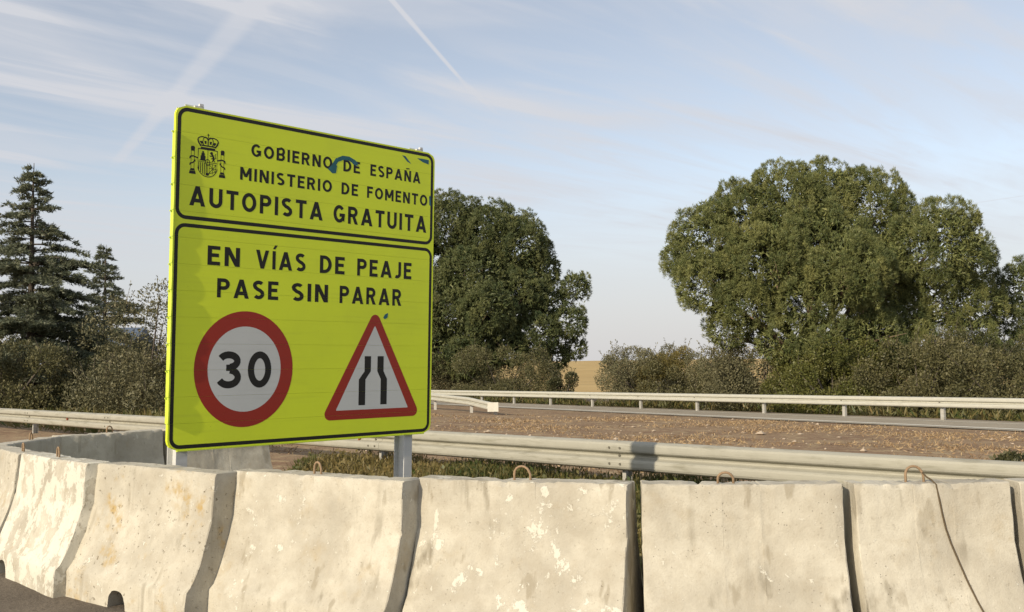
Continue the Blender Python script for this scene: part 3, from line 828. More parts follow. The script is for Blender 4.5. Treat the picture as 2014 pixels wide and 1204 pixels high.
# ------------------------------------------------------------------ guard rails
def wbeam_ring(h=0.31, depth=0.083, t=0.004):
    """closed ring of the two-hump beam section; a = towards traffic"""
    pts = []
    key = [(0.0, 0.155), (0.014, 0.153), (0.040, 0.146), (0.070, 0.132), (0.081, 0.112), (0.083, 0.090), (0.083, 0.066), (0.079, 0.048), (0.066, 0.036), (0.026, 0.022), (0.008, 0.013), (0.003, 0.0)]
    k = h / 0.31
    top = [(a * depth / 0.083, z * k) for a, z in key]; bot = [(a, -z) for a, z in top[::-1][1:]]
    front = top + bot
    back = [(a - t, z * 0.985) for a, z in front[::-1]]
    return front + back

def rail_beams(root, pts, ax_fn, zc, mat, h=0.31, overlap=0.15):
    for i in range(len(pts) - 1):
        p, q = Vector(pts[i]), Vector(pts[i + 1]); d = (q - p).normalized(); ax = ax_fn(d)
        k = 0.0045 * (i % 2)
        mb = MB(); mb.extrude(wbeam_ring(h), p - d * overlap + ax * k, q + d * overlap + ax * k, ax)
        mb.build('beam', mat, root)

# near rail
NR0 = Vector((-1.32, 14.27, 0)); NRT = Vector((0.723, -0.690, 0)).normalized(); NRA = Vector((-NRT.y, NRT.x, 0)) * -1   # NRA points to the camera side
if NRA.y > 0: NRA = -NRA
near_rail = empty('guard_rail', NR0 + NRT * 3.2)
tag(near_rail, 'long weathered two-wave steel guard rail running behind the yellow sign', 'guard rail')
def local(root, v): return Vector(v) - root.location
ts = [-29.35, -24.64, -19.93, -15.23, -10.52, -5.81, -1.103, 3.604, 8.31, 13.0]
NTOP = 0.60
pts = []
for t_ in ts:
    p = NR0 + NRT * t_; gz = float(ground_z(p.x, p.y)); pts.append(Vector((p.x, p.y, NTOP - 0.165)))
rail_beams(near_rail, [local(near_rail, p) for p in pts], lambda d: NRA, 0, MAT['rail'], 0.355)
rr = random.Random(5)
for t_, p in zip(ts, pts):
    gz = float(ground_z(p.x, p.y)); c = Vector((p.x, p.y, 0)) - NRA * 0.075
    mb = MB()
    # C section post: web along the rail, two flanges
    for a0, a1, b0, b1 in ((-0.0275, 0.0275, 0.0, 0.005), (-0.0275, -0.0225, -0.115, -0.0), (-0.0275, 0.0275, -0.12, -0.115)):
        mb.extrude([(b0, gz - 0.1), (b1, gz - 0.1), (b1, p.z + 0.13), (b0, p.z + 0.13)], local(near_rail, c + NRT * a0), local(near_rail, c + NRT * a1), NRA)
    mb.build('post', MAT['post'], near_rail)
    mb = MB(); mb.extrude([(0.006, p.z - 0.09), (0.070, p.z - 0.09), (0.070, p.z + 0.09), (0.006, p.z + 0.09)], local(near_rail, c - NRT * 0.06), local(near_rail, c + NRT * 0.06), NRA)
    mb.build('spacer', MAT['post'], near_rail)
    for da, dz in ((0.0, 0.0), (-0.10, -0.09), (0.06, -0.09), (-0.10, 0.09), (0.06, 0.09)):
        hh = 0.015 if dz == 0 else 0.085
        cc = Vector(p) + NRT * da + Vector((0, 0, dz * 1.06)) + NRA * hh
        MB().tube([local(near_rail, cc), local(near_rail, cc + NRA * 0.012)], 0.015, 8).build('bolt', MAT['steel'], near_rail)
for t_ in (-1.103 - 0.4, -10.52 - 2.3):
    p = NR0 + NRT * t_ + Vector((0, 0, NTOP - 0.165)) + NRA * 0.012
    mb = MB()
    A = [(-0.05, 0.07), (0.05, 0.07), (0.0, -0.07)]
    v = [local(near_rail, p + NRT * a + Vector((0, 0, b)) + NRA * k) for k in (0.0, 0.03) for a, b in A]
    mb.add(v, [(0, 1, 2), (5, 4, 3), (0, 3, 4, 1), (1, 4, 5, 2), (2, 5, 3, 0)])
    mb.build('reflector', MAT['reflector'], near_rail)

# far rail along the ramp
FN = Vector((RNN[0], RNN[1], 0)); FT = Vector((RTN[0], RTN[1], 0))
far_rail = empty('guard_rail', line_pt(8, 0.0))
tag(far_rail, 'long pale guard rail below the trees on the far side of the ramp', 'guard rail')
ss = [-16 + 4 * k for k in range(19)]
fp = [Vector(line_pt(s, 0.0, 0.75 - 0.155)) for s in ss]
rail_beams(far_rail, [local(far_rail, p) for p in fp], lambda d: FN, 0, MAT['rail_far'], 0.33)
for s, p in zip(ss, fp):
    c = p - FN * 0.09; gz = line_pt(s, -0.09)[2] - 0.1
    mb = MB()
    for a0, a1, b0, b1 in ((-0.06, 0.06, -0.006, 0.0), (-0.06, -0.054, -0.10, -0.006), (0.054, 0.06, -0.10, -0.006)):
        mb.extrude([(b0, gz), (b1, gz), (b1, p.z + 0.12), (b0, p.z + 0.12)], local(far_rail, Vector((c.x, c.y, 0)) + FT * a0), local(far_rail, Vector((c.x, c.y, 0)) + FT * a1), FN)
    mb.build('post', MAT['post'], far_rail)
    mb = MB(); cc = p + FN * 0.006
    mb.extrude([(0.0, -0.10), (0.012, -0.10), (0.012, 0.10), (0.0, 0.10)], local(far_rail, cc - FT * 0.03), local(far_rail, cc + FT * 0.03), FN)
    mb.build('joint_plate', MAT['steel'], far_rail)

# terminal rail that ends at the gore
term = empty('guard_rail', (-0.7, 35.6, float(ground_z(-0.7, 35.6))))
tag(term, 'short guard rail with a white square end plate beside the yellow sign', 'guard rail')
tp = [Vector((-0.75, 35.9, 0)), Vector((-1.75, 38.4, 0)), Vector((-3.5, 42.3, 0)), Vector((-5.4, 46.1, 0))]
for i, p in enumerate(tp): p.z = float(ground_z(p.x, p.y)) + (0.30, 0.46, 0.56, 0.58)[i]
rail_beams(term, [local(term, p) for p in tp], lambda d: Vector((d.y, -d.x, 0)).normalized() if d.y > 0 and Vector((d.y, -d.x, 0)).y < 0 else Vector((-0.87, -0.49, 0)), 0, MAT['rail_far'])
for p in tp[:3]:
    g = float(ground_z(p.x, p.y)) - 0.1; c = p + Vector((0.09, 0.12, 0)); v = local(term, (c.x, c.y, 0))
    mb = MB(); mb.box(v.x - 0.06, v.x + 0.06, v.y - 0.04, v.y + 0.04, g - term.location.z, p.z + 0.1 - term.location.z)
    mb.build('post', MAT['post'], term)
v = local(term, tp[0]); mb = MB(); mb.box(v.x - 0.20, v.x + 0.20, v.y - 0.20, v.y - 0.16, v.z - 0.17, v.z + 0.17)
pl = mb.build('end_plate', MAT['line'], term); pl['label'] = 'white square end plate'

# ------------------------------------------------------------------ plants
def unit(v): return v / np.maximum(np.linalg.norm(v, axis=-1, keepdims=True), 1e-9)

def needles(P, Dv, n, length, width, spread, rng, tint):
    """n thin pointed blades from every point in P around direction Dv"""
    k = len(P)
    d = np.repeat(Dv, n, 0) + rng.normal(0, spread, (k * n, 3)); d = unit(d)
    p = np.repeat(P, n, 0) + rng.normal(0, 0.03, (k * n, 3))
    ln = length * rng.uniform(0.7, 1.15, (k * n, 1))
    side = unit(np.cross(d, rng.normal(0, 1, (k * n, 3)))) * width * rng.uniform(0.7, 1.2, (k * n, 1))
    tri = np.stack([p - side / 2, p + side / 2, p + d * ln], 1)
    tt = np.clip(np.repeat(tint, n) + rng.normal(0, 0.10, k * n), 0, 1)
    return tri, tt

def leaves(P, Dv, length, width, rng, tint):
    d = unit(Dv + rng.normal(0, 0.7, P.shape)); side = unit(np.cross(d, rng.normal(0, 1, P.shape))) * width / 2 * rng.uniform(0.6, 1.2, (len(P), 1))
    ln = length * rng.uniform(0.6, 1.2, (len(P), 1))
    quad = np.stack([P, P + d * ln * 0.45 + side, P + d * ln, P + d * ln * 0.45 - side], 1)
    return quad, np.clip(tint, 0, 1)

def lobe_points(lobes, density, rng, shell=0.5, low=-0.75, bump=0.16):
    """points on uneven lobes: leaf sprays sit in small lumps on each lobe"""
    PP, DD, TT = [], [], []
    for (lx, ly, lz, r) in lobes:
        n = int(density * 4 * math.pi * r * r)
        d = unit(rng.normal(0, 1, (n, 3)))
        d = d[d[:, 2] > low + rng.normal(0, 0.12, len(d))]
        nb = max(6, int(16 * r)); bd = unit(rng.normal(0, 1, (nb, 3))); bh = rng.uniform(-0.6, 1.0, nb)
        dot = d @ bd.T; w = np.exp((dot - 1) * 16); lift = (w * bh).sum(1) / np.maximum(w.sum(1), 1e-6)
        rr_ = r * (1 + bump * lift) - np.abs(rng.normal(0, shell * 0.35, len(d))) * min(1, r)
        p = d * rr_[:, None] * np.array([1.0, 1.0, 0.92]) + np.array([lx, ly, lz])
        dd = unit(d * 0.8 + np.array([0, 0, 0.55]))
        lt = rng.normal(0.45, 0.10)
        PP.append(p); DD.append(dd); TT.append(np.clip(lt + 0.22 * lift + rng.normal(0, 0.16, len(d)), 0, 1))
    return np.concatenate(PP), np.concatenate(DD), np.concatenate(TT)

def limbs(mb, base, fork, targets, r0, rng, wob=0.25):
    base = Vector(base); fork = Vector(fork)
    mid = (base + fork) / 2 + Vector((rng.normal(0, 0.15), rng.normal(0, 0.15), 0))
    mb.tube([base - Vector((0, 0, 0.3)), base + Vector((0, 0, 0.2)), mid, fork], [r0 * 1.35, r0 * 1.1, r0 * 0.95, r0 * 0.8], 9)
    for (x, y, z, r) in targets:
        t = Vector((x, y, z - r * 0.25)); d = t - fork
        a = fork + d * 0.35 + Vector((rng.normal(0, wob), rng.normal(0, wob), -0.1 * d.length * 0.5)); b = fork + d * 0.7 + Vector((rng.normal(0, wob), rng.normal(0, wob), 0))
        mb.tube([fork - d.normalized() * 0.1, a, b, t], [r0 * 0.42, r0 * 0.30, r0 * 0.20, r0 * 0.07], 6)
        for k in range(3):
            e = t + Vector((rng.normal(0, r * 0.45), rng.normal(0, r * 0.45), rng.uniform(0.0, r * 0.6)))
            mb.tube([b, (b + e) / 2 + Vector((0, 0, 0.1)), e], [r0 * 0.14, r0 * 0.09, r0 * 0.03], 5)

def puff_points(lobes, per_m2, pr, tufts, rng, low=-0.72):
    """rounded lobes broken into clumps by grooves; the surface is packed with upright puffs of short needles"""
    C = np.array([l[:3] for l in lobes]); RR = np.array([l[3] for l in lobes])
    PP, DD, TT = [], [], []
    for (lx, ly, lz, r) in lobes:
        n = int(per_m2 * 4 * math.pi * r * r)
        d = unit(rng.normal(0, 1, (n, 3))); d = d[d[:, 2] > low + rng.normal(0, 0.12, len(d))]
        nb = int(14 + 16 * r * r / 3); bd = unit(rng.normal(0, 1, (nb, 3)))
        near = (d @ bd.T); best = near.max(1); which = near.argmax(1)
        ang = np.arccos(np.clip(best, -1, 1)); size = math.sqrt(4 * math.pi / nb) * 0.62
        lift = 1 - np.clip(ang / size, 0, 1.15) ** 2                     # 1 on a clump, 0 or less in the groove between clumps
        ct = rng.normal(0, 0.10, nb)[which]; ch = rng.normal(0, 0.035, nb)[which]
        rr_ = r * (0.89 + 0.16 * lift + ch) - pr * 0.45
        c = d * rr_[:, None] * np.array([1, 1, 0.94]) + np.array([lx, ly, lz])
        dist = np.linalg.norm(c[:, None, :] - C[None], axis=-1) / RR[None]
        ok = (dist < 0.84).sum(1) == 0; c, d, ct = c[ok], d[ok], ct[ok]; n = len(d)
        if n == 0: continue
        ax = unit(d + np.array([0, 0, 0.75]))
        size = pr * rng.uniform(0.6, 1.3, n)
        e = unit(np.repeat(ax, tufts, 0) * 0.7 + unit(rng.normal(0, 1, (n * tufts, 3))))
        p = np.repeat(c, tufts, 0) + e * np.repeat(size, tufts)[:, None] * np.array([0.55, 0.55, 1.25])
        pt = np.clip(rng.normal(0.42, 0.13, n) + ct, 0, 1)
        PP.append(p); DD.append(unit(e + np.array([0, 0, 0.7]))); TT.append(np.clip(np.repeat(pt, tufts) + rng.normal(0, 0.10, n * tufts), 0, 1))
    return np.concatenate(PP), np.concatenate(DD), np.concatenate(TT)

def pine(loc, lobes, fork, label, mat, seed, per_m2=7.6, r0=0.32, pr=0.25, tufts=20, nn=9, ln=0.125, wd=0.020):
    rng = np.random.default_rng(seed)
    root = empty('stone_pine', loc)
    mb = MB(); limbs(mb, (0, 0, 0), fork, lobes, r0, rng)
    mb.build('trunk', MAT['bark'], root, True)
    P, Dv, T = puff_points(lobes, per_m2, pr, tufts, rng)
    tri, tt = needles(P, Dv, nn, ln, wd, 0.60, rng, T)
    # inner sprays that close the crown
    IP, ID, IT = [], [], []
    for (lx, ly, lz, r) in lobes:
        n = int(300 * r * r * r ** 0.4 * (0.25 / pr) ** 1.2); d = unit(rng.normal(0, 1, (n, 3))) * (r * 0.87 * rng.uniform(0.3, 1, (n, 1)) ** 0.25)
        IP.append(d * np.array([1, 1, 0.9]) + np.array([lx, ly, lz])); ID.append(unit(d + np.array([0, 0, 0.3]))); IT.append(rng.uniform(0.2, 0.6, n))
    t2, tt2 = needles(np.concatenate(IP), np.concatenate(ID), 4, ln * 1.7, wd * 3.4, 0.8, rng, np.concatenate(IT))
    link('crown', mesh_tris('crown', np.concatenate([tri, t2]), 3, np.concatenate([tt, tt2])), mat, root)
    tag(root, label, 'tree')
    return root

BIG = [(-0.67, 0, 9.47, 2.15), (1.14, 0.5, 9.78, 1.81), (-2.37, 0, 8.81, 2.08), (3.06, 0.8, 9.08, 2.15), (-4.3, 0.3, 7.7, 1.92), (-5.38, 0.5, 7.26, 1.18), (4.42, 2.5, 8.72, 1.09), (-3.73, 2, 9.3, 1.02), (-2.03, -1.5, 6.77, 2.15), (0.23, -1.2, 7.42, 2.38), (-4.52, -0.8, 5.9, 1.7), (-3.16, -1.2, 4.97, 1.58), (-0.67, -2.2, 5.17, 1.47), (0.8, -3, 6.05, 1.92), (2.49, -0.5, 6.71, 1.81), (4.98, -2, 7.24, 2.15), (6.45, 0, 8.02, 1.09), (3.85, 0, 4.43, 1.92), (5.89, -1, 5.08, 1.58), (7.65, 0.5, 6.76, 1.18), (7.13, -0.5, 4.84, 1.4), (5.89, 2.5, 8.6, 0.91), (-3.62, -0.5, 3.96, 1.18), (-1.58, -1.5, 3.37, 1.36), (0.23, -2, 3.12, 1.58), (2.04, -2, 3.32, 1.47), (4.08, -1, 2.84, 1.36), (6.57, -1.5, 3.26, 1.24)]
BIG = [(a, b, c - 0.02, r * 0.96) for a, b, c, r in BIG]
BIG += [(-1.5, 2.6, 7.0, 2.2), (1.5, 2.8, 7.2, 2.4), (4.2, 2.6, 6.2, 2.0), (0.5, 1.5, 8.6, 2.0)]
pine((13.19, 43, float(ground_z(13.19, 43))), BIG, (0.0, 0.2, 2.6), 'huge rounded stone pine crown standing alone at the right', MAT['pine_sun'], 11)
LEFTP = [(-1.26, 0, 11.54, 2.37), (1.11, 0, 11.03, 2.46), (3.0, 0, 10.22, 2.46), (4.49, 0.5, 8.94, 1.58), (3.2, 1, 11.7, 0.95), (0.16, -1, 8.36, 2.68), (3.16, -0.5, 7.06, 2.27), (-1.26, -1.5, 6.48, 2.68), (1.11, -3, 6.14, 1.96), (5.06, 0, 6.72, 1.33), (6.63, 0, 7.71, 1.07), (6.26, -0.5, 5.44, 1.33), (4.11, -1, 4.68, 1.74), (2.53, -1.5, 3.91, 1.52), (6.57, 0, 3.86, 0.88), (5.31, 0, 3.4, 1.14), (-4.1, 0, 10.94, 2.84), (-5.68, 0, 8.44, 2.68), (-3.79, 0, 5.88, 2.84), (0.5, 2, 8.5, 2.8), (3.0, 2, 8.0, 2.4)]
LEFTP += [(-2.0, -1.5, 3.6, 1.9), (0.3, -2.0, 3.4, 1.8), (-4.5, -1, 3.4, 2.0), (1.6, 0.5, 4.6, 1.7)]
LEFTP = [(1.2 * a, 1.2 * b, 1.2 * c - 0.75, 1.2 * 0.94 * r) for a, b, c, r in LEFTP]
pine((-3.3, 72, float(ground_z(-3.3, 72))), LEFTP, (-0.5, 0.2, 3.2), 'dark tall pine partly hidden behind the right edge of the yellow sign', MAT['pine_dark'], 12, 3.5, 0.42, 0.38, 17, 9, 0.19, 0.033)
EDGE = [(0, 0, 5.6, 1.5), (1.4, 0.4, 6.3, 1.4), (-0.9, -0.4, 4.4, 1.1), (1.2, -0.6, 4.3, 1.6), (-0.2, -0.8, 3.0, 1.4), (2.4, 0, 5.2, 1.4)]
pine((23.6, 44, float(ground_z(23.6, 44))), EDGE, (0.4, 0, 2.0), 'grey green pine cut by the right edge of the photo', MAT['pine_dark'], 13, 5.6, 0.2)

def cedar(loc, H, R, label, seed, nb, droop, first=0.12, long_bough=None):
    rng = np.random.default_rng(seed)
    root = empty('cedar', loc)
    tm = MB()
    tp = [(0, 0, -0.3), (0.05, 0, H * 0.3), (0.0, 0.05, H * 0.6), (0.03, 0, H * 0.85), (0.05, 0, H)]
    tm.tube(tp, [0.021 * H, 0.016 * H, 0.010 * H, 0.005 * H, 0.0012 * H], 9)
    TRI = []; TT = []
    def bough(h, az, ln):
        ca, sa = math.cos(az), math.sin(az); n = 7; path = []
        drp = droop * rng.uniform(0.5, 2.0); rise = rng.uniform(0.02, 0.26) * (1.6 if h > 0.8 * H else 1.0)
        for k in range(n + 1):
            t = k / n; r = ln * t
            path.append((r * ca + rng.normal(0, 0.03) * t, r * sa + rng.normal(0, 0.03) * t, h + ln * (rise * t - drp * t * t)))
        tm.tube(path, [0.012 * ln + 0.012 - (0.012 * ln + 0.006) * k / n for k in range(n + 1)], 5)
        pa = np.array(path)
        m = max(10, int(ln * 13))
        for k in range(m):
            t = rng.uniform(0.12, 1.0); f = t * n; i = min(int(f), n - 1); p = pa[i] + (pa[i + 1] - pa[i]) * (f - i)
            sd = rng.choice((-1, 1)); l2 = (0.16 + 0.34 * ln * (1 - t) ** 0.8) * rng.uniform(0.6, 1.1)
            an = az + sd * rng.uniform(0.5, 1.2); dv = np.array([math.cos(an), math.sin(an), rng.uniform(-0.25, 0.06)])
            q = max(4, int(l2 * 22)); u = rng.uniform(0, 1, q)
            pts = p + dv * (u * l2)[:, None] + rng.normal(0, 0.025, (q, 3))
            pts[:, 2] -= 0.12 * (u ** 2) * l2
            dd = unit(np.tile(dv * 0.8 + np.array([0, 0, 0.25]), (q, 1)) + rng.normal(0, 0.4, (q, 3)) * np.array([1, 1, 0.45]))
            tr, t_ = needles(pts, dd, 3, 0.17, 0.05, 0.5, rng, np.clip(rng.normal(0.45, 0.2, q), 0, 1))
            TRI.append(tr); TT.append(t_)
    for b in range(nb):
        f = b / nb; h = H * (first + (0.985 - first) * f) + rng.normal(0, 0.12 * H / 10)
        prof = (1 - f) ** 0.82 * R + 0.18
        bough(h, b * 2.39996 + rng.normal(0, 0.3), prof * rng.uniform(0.55, 1.22))
    if long_bough:
        for h, az, ln in long_bough: bough(h, az, ln)
    tm.build('trunk', MAT['bark_grey'], root, True)
    link('crown', mesh_tris('crown', np.concatenate(TRI), 3, np.concatenate(TT)), MAT['cedar'], root)
    tag(root, label, 'tree')
    return root
gz = lambda x, y: float(ground_z(x, y))
cedar((-20.0, 40, gz(-20, 40)), 10.35, 3.9, 'tall layered cedar at the left edge', 21, 128, 0.20, 0.10, [(6.0, 0.05, 3.3), (6.1, 0.25, 2.9), (5.9, -0.2, 2.8), (5.0, 0.1, 3.4), (4.6, -0.5, 3.0), (3.5, 0.0, 3.2)])
cedar((-20.3, 48, gz(-20.3, 48)), 7.95, 2.3, 'smaller pointed cedar between the tall cedar and the sign', 22, 86, 0.24, 0.06, [(4.6, 0.0, 2.6), (4.2, 0.15, 2.4), (4.9, -0.1, 1.9)])

def shrub(x, y, w, h, mat, label, seed, count=11000, leaf=(0.115, 0.055), shoots=40, name='shrub', group=None, low=-0.4):
    rng = np.random.default_rng(seed)
    root = empty(name, (x, y, gz(x, y)))
    lob = []
    nl = 20
    for k in range(nl):
        lx = rng.uniform(-0.44, 0.44) * w; ly = rng.uniform(-0.3, 0.3) * w
        top = h * (1 - 0.8 * (lx / w) ** 2) * rng.uniform(0.66, 1.0)
        r = rng.uniform(0.12, 0.22) * min(w, h)
        lob.append((lx, ly, max(r * 0.8, top - r) * (1.0 if k < nl * 0.55 else rng.uniform(0.25, 0.7)), r))
    for k in range(7):
        r = rng.uniform(0.16, 0.24) * min(w, h); lob.append((w * (-0.40 + 0.80 * k / 6), rng.uniform(-0.32, -0.05) * w, r * rng.uniform(0.55, 0.9), r))
    area = sum(4 * math.pi * l[3] ** 2 for l in lob)
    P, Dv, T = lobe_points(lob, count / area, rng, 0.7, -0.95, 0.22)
    keep = P[:, 2] > 0.02; P, Dv, T = P[keep], Dv[keep], T[keep]
    # whippy shoots that break the outline
    mb = MB(); SP, SD, ST = [], [], []
    for k in range(shoots):
        l = lob[rng.integers(len(lob))]; d = unit(np.array([rng.normal(0, 0.5), rng.normal(0, 0.5), rng.uniform(0.5, 1.2)]))
        a = np.array(l[:3]) + d * l[3] * 0.6; b = a + d * (l[3] * 0.55 + rng.uniform(0.1, 0.45))
        mb.tube([a, b], [0.012, 0.004], 4, False)
        q = 14; u = rng.uniform(0.1, 1, q)[:, None]; SP.append(a + (b - a) * u + rng.normal(0, 0.03, (q, 3))); SD.append(np.tile(d, (q, 1))); ST.append(np.clip(rng.normal(0.6, 0.2, q), 0, 1))
    for k in range(6):
        l = lob[k]; mb.tube([(rng.normal(0, 0.15), rng.normal(0, 0.15), -0.1), (l[0] * 0.5, l[1] * 0.5, l[2] * 0.5), l[:3]], [0.06, 0.04, 0.015], 6)
    P = np.concatenate([P] + SP); Dv = np.concatenate([Dv] + SD); T = np.concatenate([T] + ST)
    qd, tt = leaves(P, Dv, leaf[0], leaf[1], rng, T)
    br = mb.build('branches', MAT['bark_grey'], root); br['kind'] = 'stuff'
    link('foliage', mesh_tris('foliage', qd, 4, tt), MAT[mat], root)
    tag(root, label, 'shrub', group)
    return root
SHR = [(-12.7, 33.5, 4.4, 4.7, 'olive', 'grey olive shrub directly left of the yellow sign'),
       (-18.9, 36, 4.4, 3.2, 'brownish', 'brown green shrub at the left edge under the cedar'),
       (-15.9, 37, 4.2, 2.8, 'shrub_dark', 'low dark shrub between the cedar trunk and the olive shrub'),
       (-17.6, 44, 5.6, 4.0, 'shrub_dark', 'dark bush in front of the smaller cedar'),
       (-22.5, 47, 6.4, 4.4, 'shrub_dark', 'dark bush behind the trunk of the tall cedar'),
       (-5.2, 73, 10.0, 5.2, 'olive', 'grey shrub at the foot of the pine beside the sign'),
       (-0.7, 65.5, 7.0, 4.3, 'brownish', 'wide grey brown shrub below the right side of the dark pine'),
       (-2.6, 71.5, 8.0, 4.9, 'olive', 'pale grey shrub directly behind the wide grey brown shrub'),
       (10.0, 60, 8.6, 3.9, 'brownish', 'brown shrub far back behind the yellowish shrub'),
       (13.6, 47.5, 8.0, 4.0, 'brownish', 'brown shrub at the trunk of the huge pine'),
       (17.8, 45.5, 8.0, 4.4, 'shrub_dark', 'dark shrub behind the brown hedge plants'),
       (3.1, 59.5, 1.8, 2.4, 'shrub_dark', 'small dark shrub standing in front of the tan field'),
       (7.6, 53, 6.2, 3.7, 'olive', 'low shrub just right of the tan field'),
       (10.0, 54.0, 7.4, 4.1, 'shrub_yellow', 'yellowish shrub left of the huge pine'),
       (9.4, 49, 5.6, 2.9, 'brownish', 'low brown shrub in front of the yellowish shrub'),
       (11.2, 43.4, 5.8, 3.9, 'olive', 'grey shrub under the left side of the huge pine'),
       (13.2, 39.9, 5.2, 3.3, 'shrub_green', 'fresh green bush below the middle of the huge pine'),
       (15.0, 41.6, 6.0, 3.6, 'shrub_green', 'green shrub behind the fresh green bush'),
       (16.0, 38.2, 6.0, 3.4, 'brownish', 'brown hedge plant below the right half of the huge pine'),
       (18.9, 36.8, 6.4, 4.1, 'brownish', 'tall brown hedge plant at the right edge'),
       (20.2, 41.6, 6.6, 4.6, 'shrub_dark', 'dark shrub behind the tall brown hedge plant')]
for i, a in enumerate(SHR):
    shrub(*a, 100 + i, count=int(2050 * a[2] * a[3] ** 0.5) + 3500, shoots=60, group='shrubs along the road')

# far house glimpsed between the trees at the left
def house():
    x, y = -35.6, 86.0; g = gz(x, y)
    h = empty('house', (x, y, g))
    MB().box(-2.5, 2.5, -3, 3, -0.3, 3.6).build('wall', simple('white_render', (0.62, 0.62, 0.62), 0.9), h)
    mb = MB(); mb.add([(-2.9, -3.5, 3.58), (2.9, -3.5, 3.58), (2.9, 3.5, 3.58), (-2.9, 3.5, 3.58), (-2.9, 0, 5.6), (2.9, 0, 5.6)], [(0, 1, 5, 4), (2, 3, 4, 5), (0, 4, 3), (1, 2, 5), (3, 2, 1, 0)])
    mb.build('roof', simple('blue_grey_roof', (0.09, 0.12, 0.17), 0.7), h)
    for k in (-1.3, 1.2):
        f = MB().box(k - 0.55, k + 0.55, -3.06, -3.001, 1.0, 2.2).build('window', simple('window_frame', (0.5, 0.5, 0.5)), h)
        MB().box(k - 0.46, k + 0.46, -3.075, -3.061, 1.08, 2.12).build('pane', simple('window_glass', (0.03, 0.05, 0.07), 0.1, 0, 0.1, 2, 0.6), f)
    tag(h, 'white house with blue grey roof glimpsed behind the left trees', 'house')
house()

# verge grass between the barriers and the near rail
def grass():
    rng = np.random.default_rng(7); n = 130000
    x = rng.uniform(-3.2, 8, n); y = rng.uniform(5.0, 15.5, n)
    yb = barrier_line(x) + 0.40
    q = (x - NR0.x) * NRA.x + (y - NR0.y) * NRA.y           # distance in front of the near rail
    patch = 0.5 + 0.5 * np.sin(x * 1.7 + 0.6 * np.sin(y * 2.3)) * np.sin(y * 1.3 + 1)
    keep = (y > yb + 0.25) & (q > -0.7) & (q < 5.0) & (rng.uniform(0, 1, n) < 0.40 + 0.6 * patch) & ~((x < -2.2) & (y < 12.2))
    x, y, patch = x[keep], y[keep], patch[keep]; n = len(x)
    z = ground_z(x, y); h = rng.uniform(0.08, 0.30, n) * (0.55 + 0.75 * patch) * np.where((q[keep] > -0.1) & (q[keep] < 2.4), 0.80, 1.1)
    az = rng.uniform(0, 6.283, n); lean = rng.uniform(0.05, 0.55, n) * h; w = rng.uniform(0.010, 0.026, n)
    sx, sy = np.cos(az + 1.57) * w / 2, np.sin(az + 1.57) * w / 2; cx_, cy_ = np.cos(az), np.sin(az)
    b = np.stack([x, y, z - 0.02], -1); s = np.stack([sx, sy, 0 * sx], -1)
    m = b + np.stack([cx_ * lean * 0.3, cy_ * lean * 0.3, h * 0.6], -1); tp_ = b + np.stack([cx_ * lean, cy_ * lean, h], -1)
    t1 = np.stack([b - s, b + s, m + s * 0.7, m - s * 0.7], 1); t2 = np.stack([m - s * 0.7, m + s * 0.7, tp_ + s * 0.08, tp_ - s * 0.08], 1)
    tint = np.clip(rng.normal(0.42, 0.22, n) - 0.25 * (patch - 0.5) + 0.5 * ((x < -0.9) & (x > -3)), 0, 1)
    # broad weed leaves among the blades
    k = rng.choice(n, 26000); wp = np.stack([x[k], y[k], z[k] + rng.uniform(0.0, 0.9, 26000) * h[k]], -1) + rng.normal(0, 0.02, (26000, 3))
    wq, wt = leaves(wp, np.tile(np.array([0, 0, 0.5]), (26000, 1)), 0.075, 0.04, rng, tint[k] + rng.normal(0, 0.15, 26000))
    o = link('grass', mesh_tris('grass', np.concatenate([t1, t2, wq]), 4, np.concatenate([tint, tint, wt])), MAT['grass'])
    tag(o, 'tall green and straw coloured grass under the near guard rail', 'grass', kind='stuff')
grass()

def rough_grass():
    """low growth under the trees and behind the near rail at the left"""
    rng = np.random.default_rng(17); n = 54000
    x = np.concatenate([rng.uniform(-8, 30, n // 2), rng.uniform(-30, -5, n // 2)]); y = np.concatenate([rng.uniform(24, 64, n // 2), rng.uniform(17, 46, n // 2)])
    dx, dy = x - RA[0], y - RA[1]; q = dx * RNN[0] + dy * RNN[1]; qn = (x - NR0.x) * NRA.x + (y - NR0.y) * NRA.y
    left = np.arange(n) >= n // 2
    keep = np.where(left, (qn < -0.6) & (q > 4.5) | (q < -0.9), (q < -0.9) & (q > -14)); x, y = x[keep], y[keep]; n = len(x)
    P = np.stack([x, y, ground_z(x, y)], -1)
    qd, tt = leaves(P, np.tile(np.array([0, 0, 1.0]), (n, 1)), 0.42, 0.07, rng, np.clip(rng.normal(0.45, 0.3, n), 0, 1))
    o = link('rough_grass', mesh_tris('rough_grass', qd, 4, tt), MAT['grass']); tag(o, 'rough low grass under the trees and shrubs', 'grass', kind='stuff')
rough_grass()

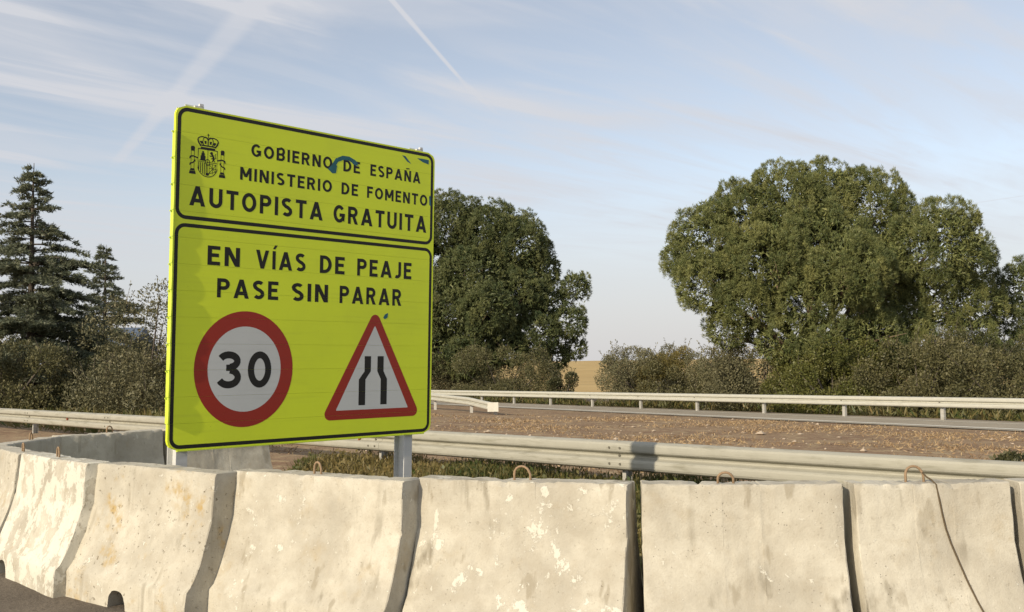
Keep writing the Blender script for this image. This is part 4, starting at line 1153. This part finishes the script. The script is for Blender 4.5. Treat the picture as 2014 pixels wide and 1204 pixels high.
def litter():
    """straw and clods on the dry earth between the rails"""
    rng = np.random.default_rng(9); n = 110000
    x = rng.uniform(-6, 20, n); y = rng.uniform(8, 36, n)
    dx, dy = x - RA[0], y - RA[1]; q = dx * RNN[0] + dy * RNN[1]
    qn = (x - NR0.x) * NRA.x + (y - NR0.y) * NRA.y
    pt = np.sin(x * 0.9 + 2 * np.sin(y * 0.35)) * np.sin(y * 0.8 + np.sin(x * 0.5))
    keep = (q > 3.6) & (qn < -0.5) & (pt > rng.uniform(-0.35, 0.9, n)); x, y = x[keep], y[keep]; n = len(x)
    P = np.stack([x, y, ground_z(x, y) + 0.005], -1)
    d = np.stack([rng.normal(0, 1, n), rng.normal(0, 1, n), np.abs(rng.normal(0, 0.35, n))], -1)
    qd, tt = leaves(P, unit(d), 0.10, 0.022, rng, rng.uniform(0, 1, n))
    o = link('straw', mesh_tris('straw', qd, 4, tt), MAT['straw']); tag(o, 'dry straw scattered on the bare earth', 'straw', kind='stuff')
    m = 900; x = rng.uniform(-3, 20, m); y = rng.uniform(9, 34, m)
    dx, dy = x - RA[0], y - RA[1]; q = dx * RNN[0] + dy * RNN[1]; qn = (x - NR0.x) * NRA.x + (y - NR0.y) * NRA.y
    k = (q > 3.5) & (qn < -0.4); x, y = x[k], y[k]
    mb = MB()
    oct_ = np.array([(1, 0, 0), (0, 1, 0), (-1, 0, 0), (0, -1, 0), (0, 0, 1), (0, 0, -1)], float)
    of = [(0, 1, 4), (1, 2, 4), (2, 3, 4), (3, 0, 4), (1, 0, 5), (2, 1, 5), (3, 2, 5), (0, 3, 5)]
    for a, b in zip(x, y):
        s = rng.gamma(2.0, 0.012) + 0.012
        mb.add(oct_ * s * rng.uniform(0.6, 1.3, (6, 3)) * np.array([1, 1, 0.5]) + np.array([a, b, gz(a, b) + s * 0.2]), of)
    o = mb.build('stones', MAT['stone']); tag(o, 'pale stones strewn over the bare earth', 'stones', kind='stuff')
litter()

shrub(6.75, 13.4, 0.45, 0.33, 'shrub_dark', 'small dark green plant on the bare earth behind the near rail', 300, 1500, (0.07, 0.04), 0, 'weed')
